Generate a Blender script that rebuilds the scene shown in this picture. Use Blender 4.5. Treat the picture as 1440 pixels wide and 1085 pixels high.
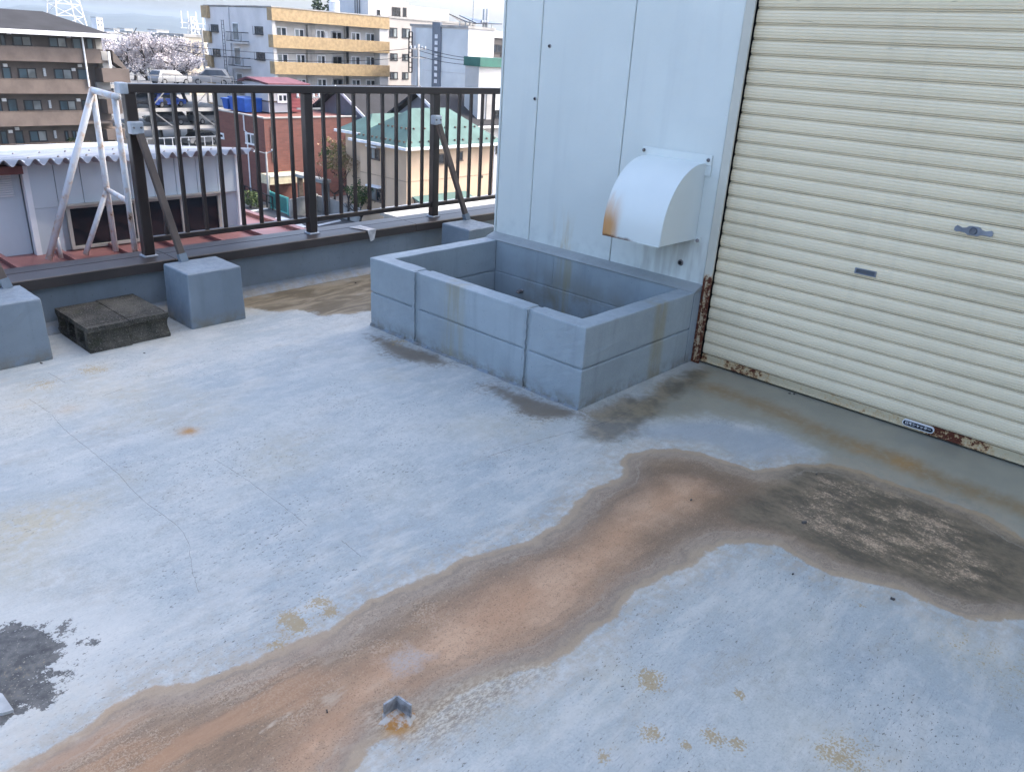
import bpy, bmesh, math, random
import numpy as np
from mathutils import Vector, Matrix

random.seed(7)
for o in list(bpy.data.objects):
    bpy.data.objects.remove(o)
scene = bpy.context.scene
COL = scene.collection
R = math.radians

# ------------------------------------------------------------------ camera
F_PX, YAW, PITCH, ROLL = 1106.0, 0.8455, 0.4024, 0.0608
CAM = np.array([-2.6902, -1.9667, 1.5146])
PW, PH = 1440.0, 1085.0
_f = np.array([math.sin(YAW)*math.cos(PITCH), math.cos(YAW)*math.cos(PITCH), -math.sin(PITCH)])
_r0 = np.array([math.cos(YAW), -math.sin(YAW), 0.0])
_u0 = np.cross(_r0, _f)
_r = _r0*math.cos(ROLL) + _u0*math.sin(ROLL)
_u = _u0*math.cos(ROLL) - _r0*math.sin(ROLL)
cd = bpy.data.cameras.new('camera')
cd.sensor_fit = 'HORIZONTAL'; cd.sensor_width = 36.0
cd.lens = F_PX/PW*36.0
cd.clip_start = 0.05; cd.clip_end = 20000
cam = bpy.data.objects.new('camera', cd); COL.objects.link(cam)
cam.matrix_world = Matrix(((_r[0], _u[0], -_f[0], CAM[0]), (_r[1], _u[1], -_f[1], CAM[1]),
                           (_r[2], _u[2], -_f[2], CAM[2]), (0, 0, 0, 1)))
scene.camera = cam

# ------------------------------------------------------------------ light
SUN_AZ = math.atan2(0.92, -0.39)          # measured from +Y towards +X
SUN_EL = R(44)
w = bpy.data.worlds.new('World'); scene.world = w; w.use_nodes = True
nt = w.node_tree
bg = nt.nodes['Background']
sky = nt.nodes.new('ShaderNodeTexSky')
sky.sky_type = 'NISHITA'; sky.sun_disc = False
sky.sun_elevation = SUN_EL; sky.sun_rotation = SUN_AZ
sky.air_density = 0.8; sky.dust_density = 5.2; sky.ozone_density = 2.2
nt.links.new(sky.outputs[0], bg.inputs[0])
bg.inputs[1].default_value = 0.15
sd = bpy.data.lights.new('sun', 'SUN')
sd.energy = 1.05; sd.angle = R(10); sd.color = (1.0, 0.95, 0.87)
sun = bpy.data.objects.new('sun', sd); COL.objects.link(sun)
sdir = Vector((math.sin(SUN_AZ)*math.cos(SUN_EL), math.cos(SUN_AZ)*math.cos(SUN_EL), math.sin(SUN_EL)))
sun.rotation_euler = sdir.to_track_quat('Z', 'Y').to_euler()
sun.location = (20, -20, 30)
vs = scene.view_settings
vs.view_transform = 'Standard'; vs.look = 'None'; vs.gamma = 1.0; vs.exposure = 2.2
vs.use_curve_mapping = False
scene.render.engine = 'CYCLES'
scene.cycles.max_bounces = 5; scene.cycles.diffuse_bounces = 3; scene.cycles.glossy_bounces = 2; scene.cycles.volume_bounces = 0

# ------------------------------------------------------------------ measuring: photo pixel -> point in the place
def ray(u, v):
    return _f + _r*(u-PW/2)/F_PX - _u*(v-PH/2)/F_PX
def onz(u, v, z=0.0):
    d = ray(u, v); return CAM + d*(z-CAM[2])/d[2]
def ony(u, v, y):
    d = ray(u, v); return CAM + d*(y-CAM[1])/d[1]
def onx(u, v, x):
    d = ray(u, v); return CAM + d*(x-CAM[0])/d[0]
def hp(u, v, D):
    d = ray(u, v); return CAM + d*D/math.hypot(d[0], d[1])

# ------------------------------------------------------------------ node helpers
class NT:
    def __init__(s, name):
        s.m = bpy.data.materials.new(name); s.m.use_nodes = True
        s.t = s.m.node_tree; s.b = s.t.nodes['Principled BSDF']
        s._pos = None
    def n(s, typ, **kw):
        x = s.t.nodes.new(typ)
        for k, v in kw.items(): setattr(x, k, v)
        return x
    def put(s, sock, v):
        if hasattr(v, 'is_linked') or isinstance(v, bpy.types.NodeSocket): s.t.links.new(v, sock)
        elif isinstance(v, (tuple, list)) and len(v) == 3 and sock.type == 'RGBA': sock.default_value = (*v, 1)
        else: sock.default_value = v
    @property
    def pos(s):
        if s._pos is None: s._pos = s.n('ShaderNodeNewGeometry').outputs['Position']
        return s._pos
    def mapv(s, scale=(1, 1, 1), rot=(0, 0, 0), loc=(0, 0, 0), v=None):
        x = s.n('ShaderNodeMapping'); s.put(x.inputs[0], v or s.pos)
        x.inputs['Scale'].default_value = scale; x.inputs['Rotation'].default_value = rot; x.inputs['Location'].default_value = loc
        return x.outputs[0]
    def noise(s, scale, detail=4, rough=.55, v=None, dist=0.0):
        x = s.n('ShaderNodeTexNoise'); s.put(x.inputs['Vector'], v or s.pos)
        x.inputs['Scale'].default_value = scale; x.inputs['Detail'].default_value = detail
        x.inputs['Roughness'].default_value = rough; x.inputs['Distortion'].default_value = dist
        return x.outputs[0]
    def vor(s, scale, v=None, feature='F1'):
        x = s.n('ShaderNodeTexVoronoi', feature=feature); s.put(x.inputs['Vector'], v or s.pos)
        x.inputs['Scale'].default_value = scale
        return x.outputs['Distance']
    def math(s, op, a, b=0.0, c=0.0, clamp=False):
        x = s.n('ShaderNodeMath', operation=op, use_clamp=clamp)
        s.put(x.inputs[0], a); s.put(x.inputs[1], b); s.put(x.inputs[2], c)
        return x.outputs[0]
    def add(s, a, b): return s.math('ADD', a, b)
    def sub(s, a, b): return s.math('SUBTRACT', a, b)
    def mul(s, a, b): return s.math('MULTIPLY', a, b)
    def step(s, v, lo, hi, a=0.0, b=1.0):
        x = s.n('ShaderNodeMapRange', interpolation_type='SMOOTHSTEP')
        s.put(x.inputs[0], v); x.inputs[1].default_value = lo; x.inputs[2].default_value = hi
        x.inputs[3].default_value = a; x.inputs[4].default_value = b
        return x.outputs[0]
    def mix(s, f, a, b, mode='MIX'):
        x = s.n('ShaderNodeMix', data_type='RGBA', blend_type=mode)
        s.put(x.inputs[0], f); s.put(x.inputs[6], a); s.put(x.inputs[7], b)
        return x.outputs[2]
    def attr(s, name):
        x = s.n('ShaderNodeAttribute', attribute_name=name); return x.outputs['Fac']
    def sep(s, v=None):
        x = s.n('ShaderNodeSeparateXYZ'); s.put(x.inputs[0], v or s.pos); return x.outputs
    def bump(s, h, strength=.3, dist=.01):
        x = s.n('ShaderNodeBump'); x.inputs['Strength'].default_value = strength; x.inputs['Distance'].default_value = dist
        s.put(x.inputs['Height'], h); s.t.links.new(x.outputs[0], s.b.inputs['Normal'])
    def out(s, col=None, rough=None, metal=None, spec=None):
        if col is not None: s.put(s.b.inputs['Base Color'], col)
        if rough is not None: s.put(s.b.inputs['Roughness'], rough)
        if metal is not None: s.put(s.b.inputs['Metallic'], metal)
        if spec is not None: s.put(s.b.inputs['Specular IOR Level'], spec)
        return s.m

def simple(name, col, rough=.6, var=.12, scale=3.0, metal=0.0, bump=0.0, bscale=60, spec=.4, streak=0.0):
    t = NT(name)
    n1 = t.noise(scale, 5)
    dk = tuple(c*(1-2*var) for c in col); lt = tuple(min(1, c*(1+1.4*var)) for c in col)
    c = t.mix(t.step(n1, .3, .7), dk, lt)
    if streak:
        n2 = t.noise(1.0, 4, v=t.mapv((9*scale/3, 9*scale/3, .7)))
        c = t.mix(t.mul(t.step(n2, .5, .75), streak), c, tuple(x*.55 for x in col))
    if bump: t.bump(t.noise(bscale, 4), bump, .004)
    return t.out(c, rough, metal, spec)

def emit_free_glass(name, col, rough=.08):
    t = NT(name)
    n = t.noise(.6, 2)
    c = t.mix(t.step(n, .4, .6), tuple(x*.5 for x in col), col)
    return t.out(c, rough, 0.0, .6)

# ------------------------------------------------------------------ mesh helpers
WL = {}
class MB:
    def __init__(s): s.v = []; s.f = []
    def box(s, x0, x1, y0, y1, z0, z1):
        if x0 > x1: x0, x1 = x1, x0
        if y0 > y1: y0, y1 = y1, y0
        if z0 > z1: z0, z1 = z1, z0
        b = len(s.v)
        s.v += [(x0, y0, z0), (x1, y0, z0), (x1, y1, z0), (x0, y1, z0), (x0, y0, z1), (x1, y0, z1), (x1, y1, z1), (x0, y1, z1)]
        s.f += [tuple(b+i for i in q) for q in ((3, 2, 1, 0), (4, 5, 6, 7), (0, 1, 5, 4), (1, 2, 6, 5), (2, 3, 7, 6), (3, 0, 4, 7))]
        return s
    def hexa(s, bot, top):
        """bot/top: four points each, counter-clockwise from above"""
        b = len(s.v); s.v += [tuple(p) for p in bot] + [tuple(p) for p in top]
        s.f += [tuple(b+i for i in q) for q in ((3, 2, 1, 0), (4, 5, 6, 7), (0, 1, 5, 4), (1, 2, 6, 5), (2, 3, 7, 6), (3, 0, 4, 7))]
        return s
    def bar(s, a, b, w, h, up=(0, 0, 1)):
        a = Vector(a); b = Vector(b); d = (b-a).normalized(); up = Vector(up)
        if abs(d.dot(up)) > .98: up = Vector((0, 1, 0))
        r = d.cross(up).normalized(); u = r.cross(d)
        q = [(-w/2, -h/2), (w/2, -h/2), (w/2, h/2), (-w/2, h/2)]
        i = len(s.v)
        for P in (a, b):
            s.v += [tuple(P + r*x + u*y) for x, y in q]
        s.f += [(i, i+1, i+2, i+3)[::-1], (i+4, i+5, i+6, i+7)] + [(i+k, i+(k+1) % 4, i+4+(k+1) % 4, i+4+k) for k in range(4)]
        return s
    def tube(s, pts, rad, n=10):
        pts = [Vector(p) for p in pts]
        if not isinstance(rad, (list, tuple)): rad = [rad]*len(pts)
        base = len(s.v); prev = None
        for k, p in enumerate(pts):
            d = (pts[min(k+1, len(pts)-1)] - pts[max(k-1, 0)]).normalized()
            if prev is None:
                ref = Vector((0, 0, 1)) if abs(d.z) < .9 else Vector((1, 0, 0))
                r = d.cross(ref).normalized()
            else:
                r = (prev - d*prev.dot(d)).normalized()
            prev = r; u = r.cross(d)
            for j in range(n):
                a = 2*math.pi*j/n
                s.v.append(tuple(p + (r*math.cos(a)+u*math.sin(a))*rad[k]))
        for k in range(len(pts)-1):
            for j in range(n):
                a = base+k*n+j; b = base+k*n+(j+1) % n
                s.f.append((a, b, b+n, a+n))
        s.f.append(tuple(base+j for j in range(n))[::-1]); e = base+(len(pts)-1)*n
        s.f.append(tuple(e+j for j in range(n)))
        return s
    def prism(s, prof, ax, a0, a1):
        """closed 2D profile extruded along axis; profile in the remaining two axes (in xyz order)"""
        b = len(s.v); n = len(prof)
        for a in (a0, a1):
            for p, q in prof:
                s.v.append({'x': (a, p, q), 'y': (p, a, q), 'z': (p, q, a)}[ax])
        s.f.append(tuple(range(b, b+n))); s.f.append(tuple(range(b+2*n-1, b+n-1, -1)))
        for i in range(n):
            j = (i+1) % n; s.f.append((b+i, b+j, b+n+j, b+n+i))
        return s
    def build(s, name, mat, parent=None, bevel=0.0, seg=2, smooth=False, loc=None):
        m = bpy.data.meshes.new(name)
        V = np.array(s.v, float)
        if parent is not None: off = WL[parent.name]
        elif loc is not None: off = np.array(loc, float)
        else: off = np.array([(V[:, 0].min()+V[:, 0].max())/2, (V[:, 1].min()+V[:, 1].max())/2, V[:, 2].min()])
        V = V-off
        m.from_pydata(V.tolist(), [], s.f)
        bm = bmesh.new(); bm.from_mesh(m)
        bmesh.ops.recalc_face_normals(bm, faces=bm.faces)
        if bevel:
            bmesh.ops.bevel(bm, geom=[e for e in bm.edges], offset=bevel, segments=seg, affect='EDGES', profile=.6)
        bm.to_mesh(m); bm.free()
        if smooth:
            for p in m.polygons: p.use_smooth = True
        m.materials.append(mat)
        o = bpy.data.objects.new(name, m); COL.objects.link(o)
        if parent is not None: o.parent = parent
        else: o.location = off
        WL[o.name] = off
        return o

def thing(name, label, cat, loc, group=None):
    o = bpy.data.objects.new(name, None); COL.objects.link(o)
    o.location = tuple(float(a) for a in loc); o.empty_display_size = .2
    o['label'] = label; o['category'] = cat
    if group: o['group'] = group
    WL[o.name] = np.array(loc, float)
    return o
def tag(o, label, cat, group=None):
    o['label'] = label; o['category'] = cat
    if group: o['group'] = group
    return o
def struct(o): o['kind'] = 'structure'; return o
def B(*a): return MB().box(*a)
def dup_part(o, parent, dloc=(0, 0, 0)):
    c = o.copy(); COL.objects.link(c); c.parent = parent
    c.location = Vector(o.location) + Vector(dloc)
    WL[c.name] = WL[parent.name]
    return c

# ================================================================== materials
Lx = 1.005
M = {}
def painted_concrete(name, col, stain=.0, soil=(.16, .13, .08)):
    t = NT(name)
    a = t.noise(2.2, 6, .6); b = t.noise(26, 5, .6); s = t.noise(1.0, 5, v=t.mapv((14, 14, 1.3)))
    c = t.mix(t.step(a, .3, .72), tuple(x*.86 for x in col), tuple(x*1.1 for x in col))
    c = t.mix(t.mul(t.step(s, .52, .74), .35), c, tuple(x*.66 for x in col))
    c = t.mix(t.mul(t.step(b, .62, .78), .25), c, tuple(x*.6 for x in col))
    z = t.sep()[2]
    low = t.mul(t.step(z, .09, .0), t.step(t.noise(14, 5, .7), .36, .62))
    c = t.mix(t.mul(low, .62), c, soil)
    pore = t.step(t.noise(95, 2), .69, .73)
    c = t.mix(t.mul(pore, .5), c, tuple(x*.35 for x in col))
    scr = t.step(t.noise(1.0, 3, .7, v=t.mapv((55, 55, 11), (.3, .1, 0))), .66, .72)
    c = t.mix(t.mul(t.mul(scr, t.step(a, .5, .7)), .5), c, tuple(x*.5 for x in col))
    if stain:
        y = t.sep()[1]
        def bandy(c0, wd): return t.step(t.math('ABSOLUTE', t.sub(y, c0)), wd, wd*.2)
        x = t.sep()[0]
        n = t.noise(1.0, 5, v=t.mapv((20, 20, 2)))
        m1 = t.mul(bandy(.86, .13), t.step(n, .35, .7))
        ins = t.mul(t.mul(t.step(x, .55, .80), t.step(y, .10, .16)), t.mul(t.step(y, 1.42, 1.0), t.step(z, .40, .12)))
        c = t.mix(t.mul(t.mul(ins, t.step(t.noise(5, 4), .34, .62)), .62), c, (.20, .165, .085))
        m2 = t.mul(t.mul(t.step(t.math('ABSOLUTE', t.sub(x, .62)), .09, .02), t.step(y, .12, .0)), t.step(n, .3, .65))
        c = t.mix(t.mul(t.math('MAXIMUM', m1, m2), stain), c, (.30, .25, .12))
    t.bump(t.add(t.noise(45, 5, .65), t.mul(t.noise(160, 3), .5)), .28, .004)
    return t.out(c, t.step(b, .3, .7, .34, .58), 0, .45)
GREY = (.305, .35, .368)
M['planter'] = painted_concrete('planter_paint', GREY, .55)
M['pedestal'] = painted_concrete('pedestal_paint', (.19, .228, .258))
M['parapet'] = painted_concrete('parapet_paint', (.18, .212, .235))

def wall_paint():
    t = NT('white_wall_paint')
    a = t.noise(1.4, 5); z = t.sep()[2]; y = t.sep()[1]
    c = t.mix(t.step(a, .3, .7), (.66, .69, .635), (.73, .755, .69))
    s = t.noise(1.0, 5, v=t.mapv((10, 10, .8)))
    c = t.mix(t.mul(t.step(s, .5, .75), .22), c, (.52, .54, .51))
    # rusty drip above the planter and grime under the hood
    dy = t.math('ABSOLUTE', t.sub(y, .98))
    r = t.mul(t.mul(t.step(dy, .13, .02), t.step(z, .72, .42)), t.step(t.noise(1, 4, v=t.mapv((16, 16, 3))), .38, .66))
    c = t.mix(t.mul(r, .8), c, (.56, .38, .13))
    lo = t.mul(t.step(z, .60, .43), t.step(t.noise(11, 5), .42, .7))
    c = t.mix(t.mul(lo, .3), c, (.36, .38, .36))
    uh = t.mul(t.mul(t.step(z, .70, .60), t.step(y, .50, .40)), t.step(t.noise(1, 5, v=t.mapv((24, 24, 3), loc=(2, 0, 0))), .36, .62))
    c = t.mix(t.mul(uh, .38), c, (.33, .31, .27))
    t.bump(t.add(t.mul(t.noise(70, 3), .5), t.mul(t.noise(3.0, 3), 5)), .22, .006)
    return t.out(c, t.step(s, .3, .7, .38, .55), 0, .4)
M['wall'] = wall_paint()

def shutter_paint():
    t = NT('cream_shutter_paint')
    a = t.noise(1.5, 5)
    c = t.mix(t.step(a, .3, .7), (.81, .69, .475), (.86, .735, .51))
    st = t.noise(1.0, 4, v=t.mapv((2, .9, 9)))
    c = t.mix(t.mul(t.step(st, .50, .74), .30), c, (.50, .43, .28))
    dr = t.noise(1.0, 5, v=t.mapv((9, 14, .7)))
    c = t.mix(t.mul(t.step(dr, .52, .76), .14), c, (.48, .43, .31))
    z = t.sep()[2]
    dark = t.mul(t.step(t.noise(1.0, 3, v=t.mapv((5, 5, 60), loc=(3, 1, 0))), .70, .76), t.step(z, 1.45, 1.7))
    c = t.mix(t.mul(dark, .6), c, (.12, .10, .06))
    return t.out(c, .42, 0, .45)
M['shutter'] = shutter_paint()

def rusty(name, base, amount, scale=14, zfade=None, yspots=None):
    """painted steel with rust breaking through; amount 0..1"""
    t = NT(name)
    n = t.noise(scale, 8, .68); n2 = t.noise(scale*4, 5)
    v = t.add(t.mul(n, .8), t.mul(n2, .2))
    if zfade:
        v = t.add(v, t.step(t.sep()[2], zfade[0], zfade[1], -.25, .32))
    if yspots:
        y = t.sep()[1]; acc = None
        for c0, wd, k in yspots:
            g = t.mul(t.step(t.math('ABSOLUTE', t.sub(y, c0)), wd, wd*.25), k)
            acc = g if acc is None else t.math('MAXIMUM', acc, g)
        v = t.add(v, acc)
    lo = .78-amount*.4
    halo = t.step(v, lo-.14, lo+.05); core = t.step(v, lo, lo+.07)
    b = t.mix(t.step(t.noise(3, 4), .3, .7), tuple(x*.9 for x in base), base)
    c = t.mix(t.mul(halo, .65), b, (.46, .24, .07))
    c = t.mix(core, c, t.mix(n2, (.16, .04, .015), (.045, .018, .012)))
    t.bump(t.add(t.mul(core, .6), n2), .4, .003)
    return t.out(c, t.step(core, 0, 1, .45, .85), 0, .35)
M['bottom_bar'] = rusty('rusting_bottom_bar', (.56, .47, .30), .30, 38,
                        yspots=[(-.30, .20, .17), (-.38, .08, .1), (-1.30, .14, .26), (-1.42, .10, .16), (-.78, .10, .06), (-1.0, .3, .05), (-.06, .03, .2)])
M['guide'] = rusty('guide_rail_paint', (.60, .57, .47), .16, 48, zfade=(.56, .46))
M['brown'] = simple('dark_brown_aluminium', (.029, .020, .017), .36, .15, 4, 0, .04, 120, .5)
M['strut'] = simple('weathered_brown_strut', (.095, .072, .058), .5, .15, 6, 0, .05, 120, .4)
M['coping'] = simple('brown_coping_aluminium', (.040, .032, .029), .42, .18, 2, 0, .05, 90, .5, .3)
M['alu'] = simple('grey_cast_bracket', (.42, .45, .48), .45, .12, 12, .3, .1, 100)
M['whitepipe'] = rusty('white_pipe_flaking_paint', (.60, .62, .63), .47, 7)
M['shed_wall'] = simple('pale_panel_siding', (.56, .62, .66), .5, .07, 1.2, 0, .05, 50, .4, .35)
M['tin'] = simple('corrugated_tin', (.36, .38, .42), .36, .08, 2, .0, .03, 80, .5, .15)
M['redroof'] = simple('brick_red_metal_roof', (.21, .095, .09), .45, .12, 1.5, 0, .05, 60, .4, .2)
M['glass_dark'] = emit_free_glass('dark_window_glass', (.028, .035, .045), .06)
M['glass_curt'] = emit_free_glass('curtained_window_glass', (.26, .29, .29), .12)
M['glass_teal'] = emit_free_glass('teal_door', (.04, .085, .11), .3)
M['frame_dark'] = simple('dark_window_frame', (.02, .02, .022), .4, .1)
M['frame_white'] = simple('white_window_frame', (.72, .73, .74), .45, .06)
M['dark'] = simple('dark_void', (.012, .012, .013), .8, .1)

def cinder():
    t = NT('mossy_cinder_block')
    a = t.noise(6, 6, .6); b = t.noise(120, 4, .7); v = t.vor(160)
    c = t.mix(t.step(a, .35, .7), (.045, .043, .037), (.12, .11, .088))
    c = t.mix(t.mul(t.step(b, .52, .68), .75), c, (.23, .215, .18))
    c = t.mix(t.mul(t.step(t.noise(14, 4), .58, .7), .5), c, (.05, .052, .028))
    t.bump(t.add(b, t.mul(v, .8)), 1.0, .006)
    return t.out(c, .92, 0, .2)
M['cinder'] = cinder()

# ================================================================== rooftop floor with its stains
def pts_xy(px): return np.array([onz(u, v)[:2] for u, v in px])
MAIN = [(-90, 1135), (0, 1079), (49, 1058), (113, 1026), (163, 989), (197, 969), (232, 959), (276, 954), (300, 947), (358, 931), (411, 898), (464, 882), (491, 862), (540, 835), (584, 813), (629, 800), (655, 782), (700, 771), (744, 755), (784, 738), (811, 707), (842, 682), (873, 668), (872, 652), (880, 638), (907, 630), (954, 630), (995, 638), (1023, 650), (1060, 661), (1089, 659), (1117, 651), (1163, 652), (1210, 661), (1265, 680), (1312, 696), (1359, 710), (1382, 720), (1424, 748), (1500, 790), (1500, 880), (1440, 871), (1405, 872), (1359, 866), (1312, 848), (1265, 831), (1210, 817), (1168, 806), (1126, 785), (1089, 768), (1061, 764), (1019, 764), (1000, 773), (977, 792), (940, 808), (893, 834), (870, 859), (847, 880), (809, 910), (767, 933), (727, 945), (680, 960), (640, 982), (608, 1005), (585, 1028), (549, 1036), (513, 1066), (480, 1110), (430, 1160), (100, 1200)]
CORE = [(380, 1100), (384, 1085), (415, 1031), (460, 987), (478, 960), (531, 933), (584, 902), (620, 871), (656, 844), (700, 818), (744, 804), (789, 782), (824, 756), (860, 729), (884, 710), (916, 689), (954, 673), (985, 678), (1003, 696), (978, 713), (940, 729), (907, 752), (888, 780), (860, 808), (819, 842), (789, 867), (744, 898), (687, 922), (638, 938), (593, 947), (562, 969), (522, 987), (487, 1040), (447, 1085), (430, 1110)]
BAND = [(880, 655), (980, 650), (1050, 668), (1085, 700), (1060, 735), (1000, 745), (945, 760), (905, 800), (870, 830), (830, 868), (780, 905), (730, 925), (680, 938), (640, 950), (600, 962), (575, 985), (540, 1000), (505, 1040), (470, 1090), (445, 1085), (487, 1035), (522, 985), (562, 966), (593, 945), (638, 935), (687, 920), (744, 893), (789, 862), (819, 838), (860, 803), (888, 775), (907, 747), (940, 724), (986, 711), (960, 690), (920, 700), (880, 722), (850, 745), (815, 772), (780, 795), (740, 812), (700, 828), (660, 850), (630, 850), (690, 800), (760, 775), (820, 735), (860, 690)]
DARK = [(1095, 668), (1120, 656), (1163, 656), (1210, 668), (1265, 688), (1312, 704), (1359, 722), (1400, 745), (1500, 790), (1500, 868), (1440, 852), (1390, 852), (1330, 838), (1265, 815), (1210, 800), (1160, 780), (1115, 755), (1075, 738), (1040, 735), (1025, 715), (1065, 692)]
SAND = [(1118, 700), (1135, 690), (1163, 671), (1219, 678), (1265, 699), (1312, 713), (1349, 732), (1366, 757), (1372, 780), (1404, 803), (1377, 820), (1335, 815), (1289, 797), (1233, 783), (1182, 770), (1154, 750), (1124, 722)]
FILM = [(845, 588), (905, 560), (985, 505), (1100, 535), (1445, 650), (1600, 695), (1600, 860), (1440, 770), (1380, 735), (1330, 715), (1260, 690), (1180, 664), (1120, 658), (1150, 640), (1100, 608), (1000, 584), (930, 592)]
BLUE = [(850, 600), (930, 596), (1000, 592), (1100, 612), (1160, 640), (1110, 645), (1080, 655), (1030, 643), (990, 626), (950, 618), (890, 614)]
SILT = [(330, 400), (360, 408), (440, 392), (525, 372), (540, 380), (560, 400), (560, 430), (500, 441), (455, 442), (420, 436), (380, 438), (345, 432), (320, 438)]
PATCH = [(-60, 885), (30, 890), (75, 896), (112, 905), (95, 915), (82, 935), (66, 952), (55, 975), (30, 992), (8, 1004), (-60, 1030)]
PATCH2 = [(815, 615), (830, 580), (860, 566), (905, 556), (990, 512), (1005, 522), (985, 540), (950, 556), (925, 578), (905, 605), (880, 622), (845, 622)]
TRAIL = [(520, 472), (560, 478), (615, 496), (640, 512), (600, 515), (560, 505), (535, 492)]
TRAIL2 = [(670, 540), (700, 538), (722, 548), (800, 572), (830, 585), (800, 590), (760, 590), (735, 585), (700, 560)]
HALO = [(600, 1000), (650, 968), (720, 950), (760, 945), (740, 965), (690, 985), (660, 1010), (620, 1030), (580, 1032), (530, 1025), (528, 1008), (560, 990)]
PALE = [(540, 925), (575, 905), (612, 918), (590, 940), (555, 955)]
STREAK = [(1000, 545), (1080, 572), (1180, 618), (1255, 642), (1330, 678), (1440, 715)]
CRACKS = [[(73, 583), (90, 603), (130, 635), (165, 665), (200, 702), (258, 748), (270, 800), (280, 832)], [(302, 645), (345, 672), (400, 712), (432, 738)],
          [(690, 640), (760, 618), (830, 600), (866, 588), (905, 565)], [(480, 758), (492, 768), (508, 781)], [(144, 557), (172, 547)], [(68, 524), (92, 538)], [(70, 580), (40, 560)]]
SPOTS_RUST = [(265, 606, .045, 1.0), (560, 1020, .04, 1.0), (1270, 650, .09, .5), (95, 575, .05, .25), (1210, 632, .06, .35)]
SPOTS_YEL = [(15, 745, .20, .8), (70, 728, .15, .6), (20, 800, .16, .5), (130, 700, .12, .4), (180, 672, .10, .35), (60, 545, .14, .5), (135, 520, .10, .6), (60, 990, .12, .45), (1440, 950, .2, .5), (1340, 900, .12, .4), (1180, 1060, .15, .5), (700, 1000, .12, .4), (560, 690, .2, .2)]
SPOTS_TAN = [(913, 955, .055, 1), (915, 1030, .04, 1), (1000, 1035, .035, 1), (1041, 977, .022, 1.2), (1038, 1048, .03, .9), (965, 1048, .018, 1.2), (1175, 1060, .06, .6), (850, 1065, .03, .8), (1210, 850, .02, .8), (405, 868, .05, .9), (422, 880, .04, .9), (450, 845, .05, .8), (465, 860, .03, .8), (390, 905, .04, .7), (600, 870, .02, 0), (130, 520, .1, .7), (60, 540, .12, .55), (30, 570, .1, .4), (1340, 900, .1, .25), (1440, 950, .2, .3), (560, 480, .1, .6), (1210, 1060, .12, .35), (20, 950, .1, .3)]

def sdf_poly(P, poly):
    """signed distance, positive inside"""
    d = np.full(len(P), 1e9); inside = np.zeros(len(P), bool)
    n = len(poly)
    for i in range(n):
        a = poly[i]; b = poly[(i+1) % n]; e = b-a
        w_ = P-a; t = np.clip((w_@e)/(e@e+1e-12), 0, 1)
        d = np.minimum(d, np.hypot(*(w_-t[:, None]*e).T))
        c1 = (a[1] <= P[:, 1]) & (b[1] > P[:, 1]); c2 = (a[1] > P[:, 1]) & (b[1] <= P[:, 1])
        cr = e[0]*w_[:, 1]-e[1]*w_[:, 0]
        inside ^= (c1 & (cr > 0)) | (c2 & (cr < 0))
    return np.where(inside, d, -d)
def dist_line(P, ln):
    d = np.full(len(P), 1e9)
    for a, b in zip(ln[:-1], ln[1:]):
        e = b-a; w_ = P-a; t = np.clip((w_@e)/(e@e+1e-12), 0, 1)
        d = np.minimum(d, np.hypot(*(w_-t[:, None]*e).T))
    return d

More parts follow.
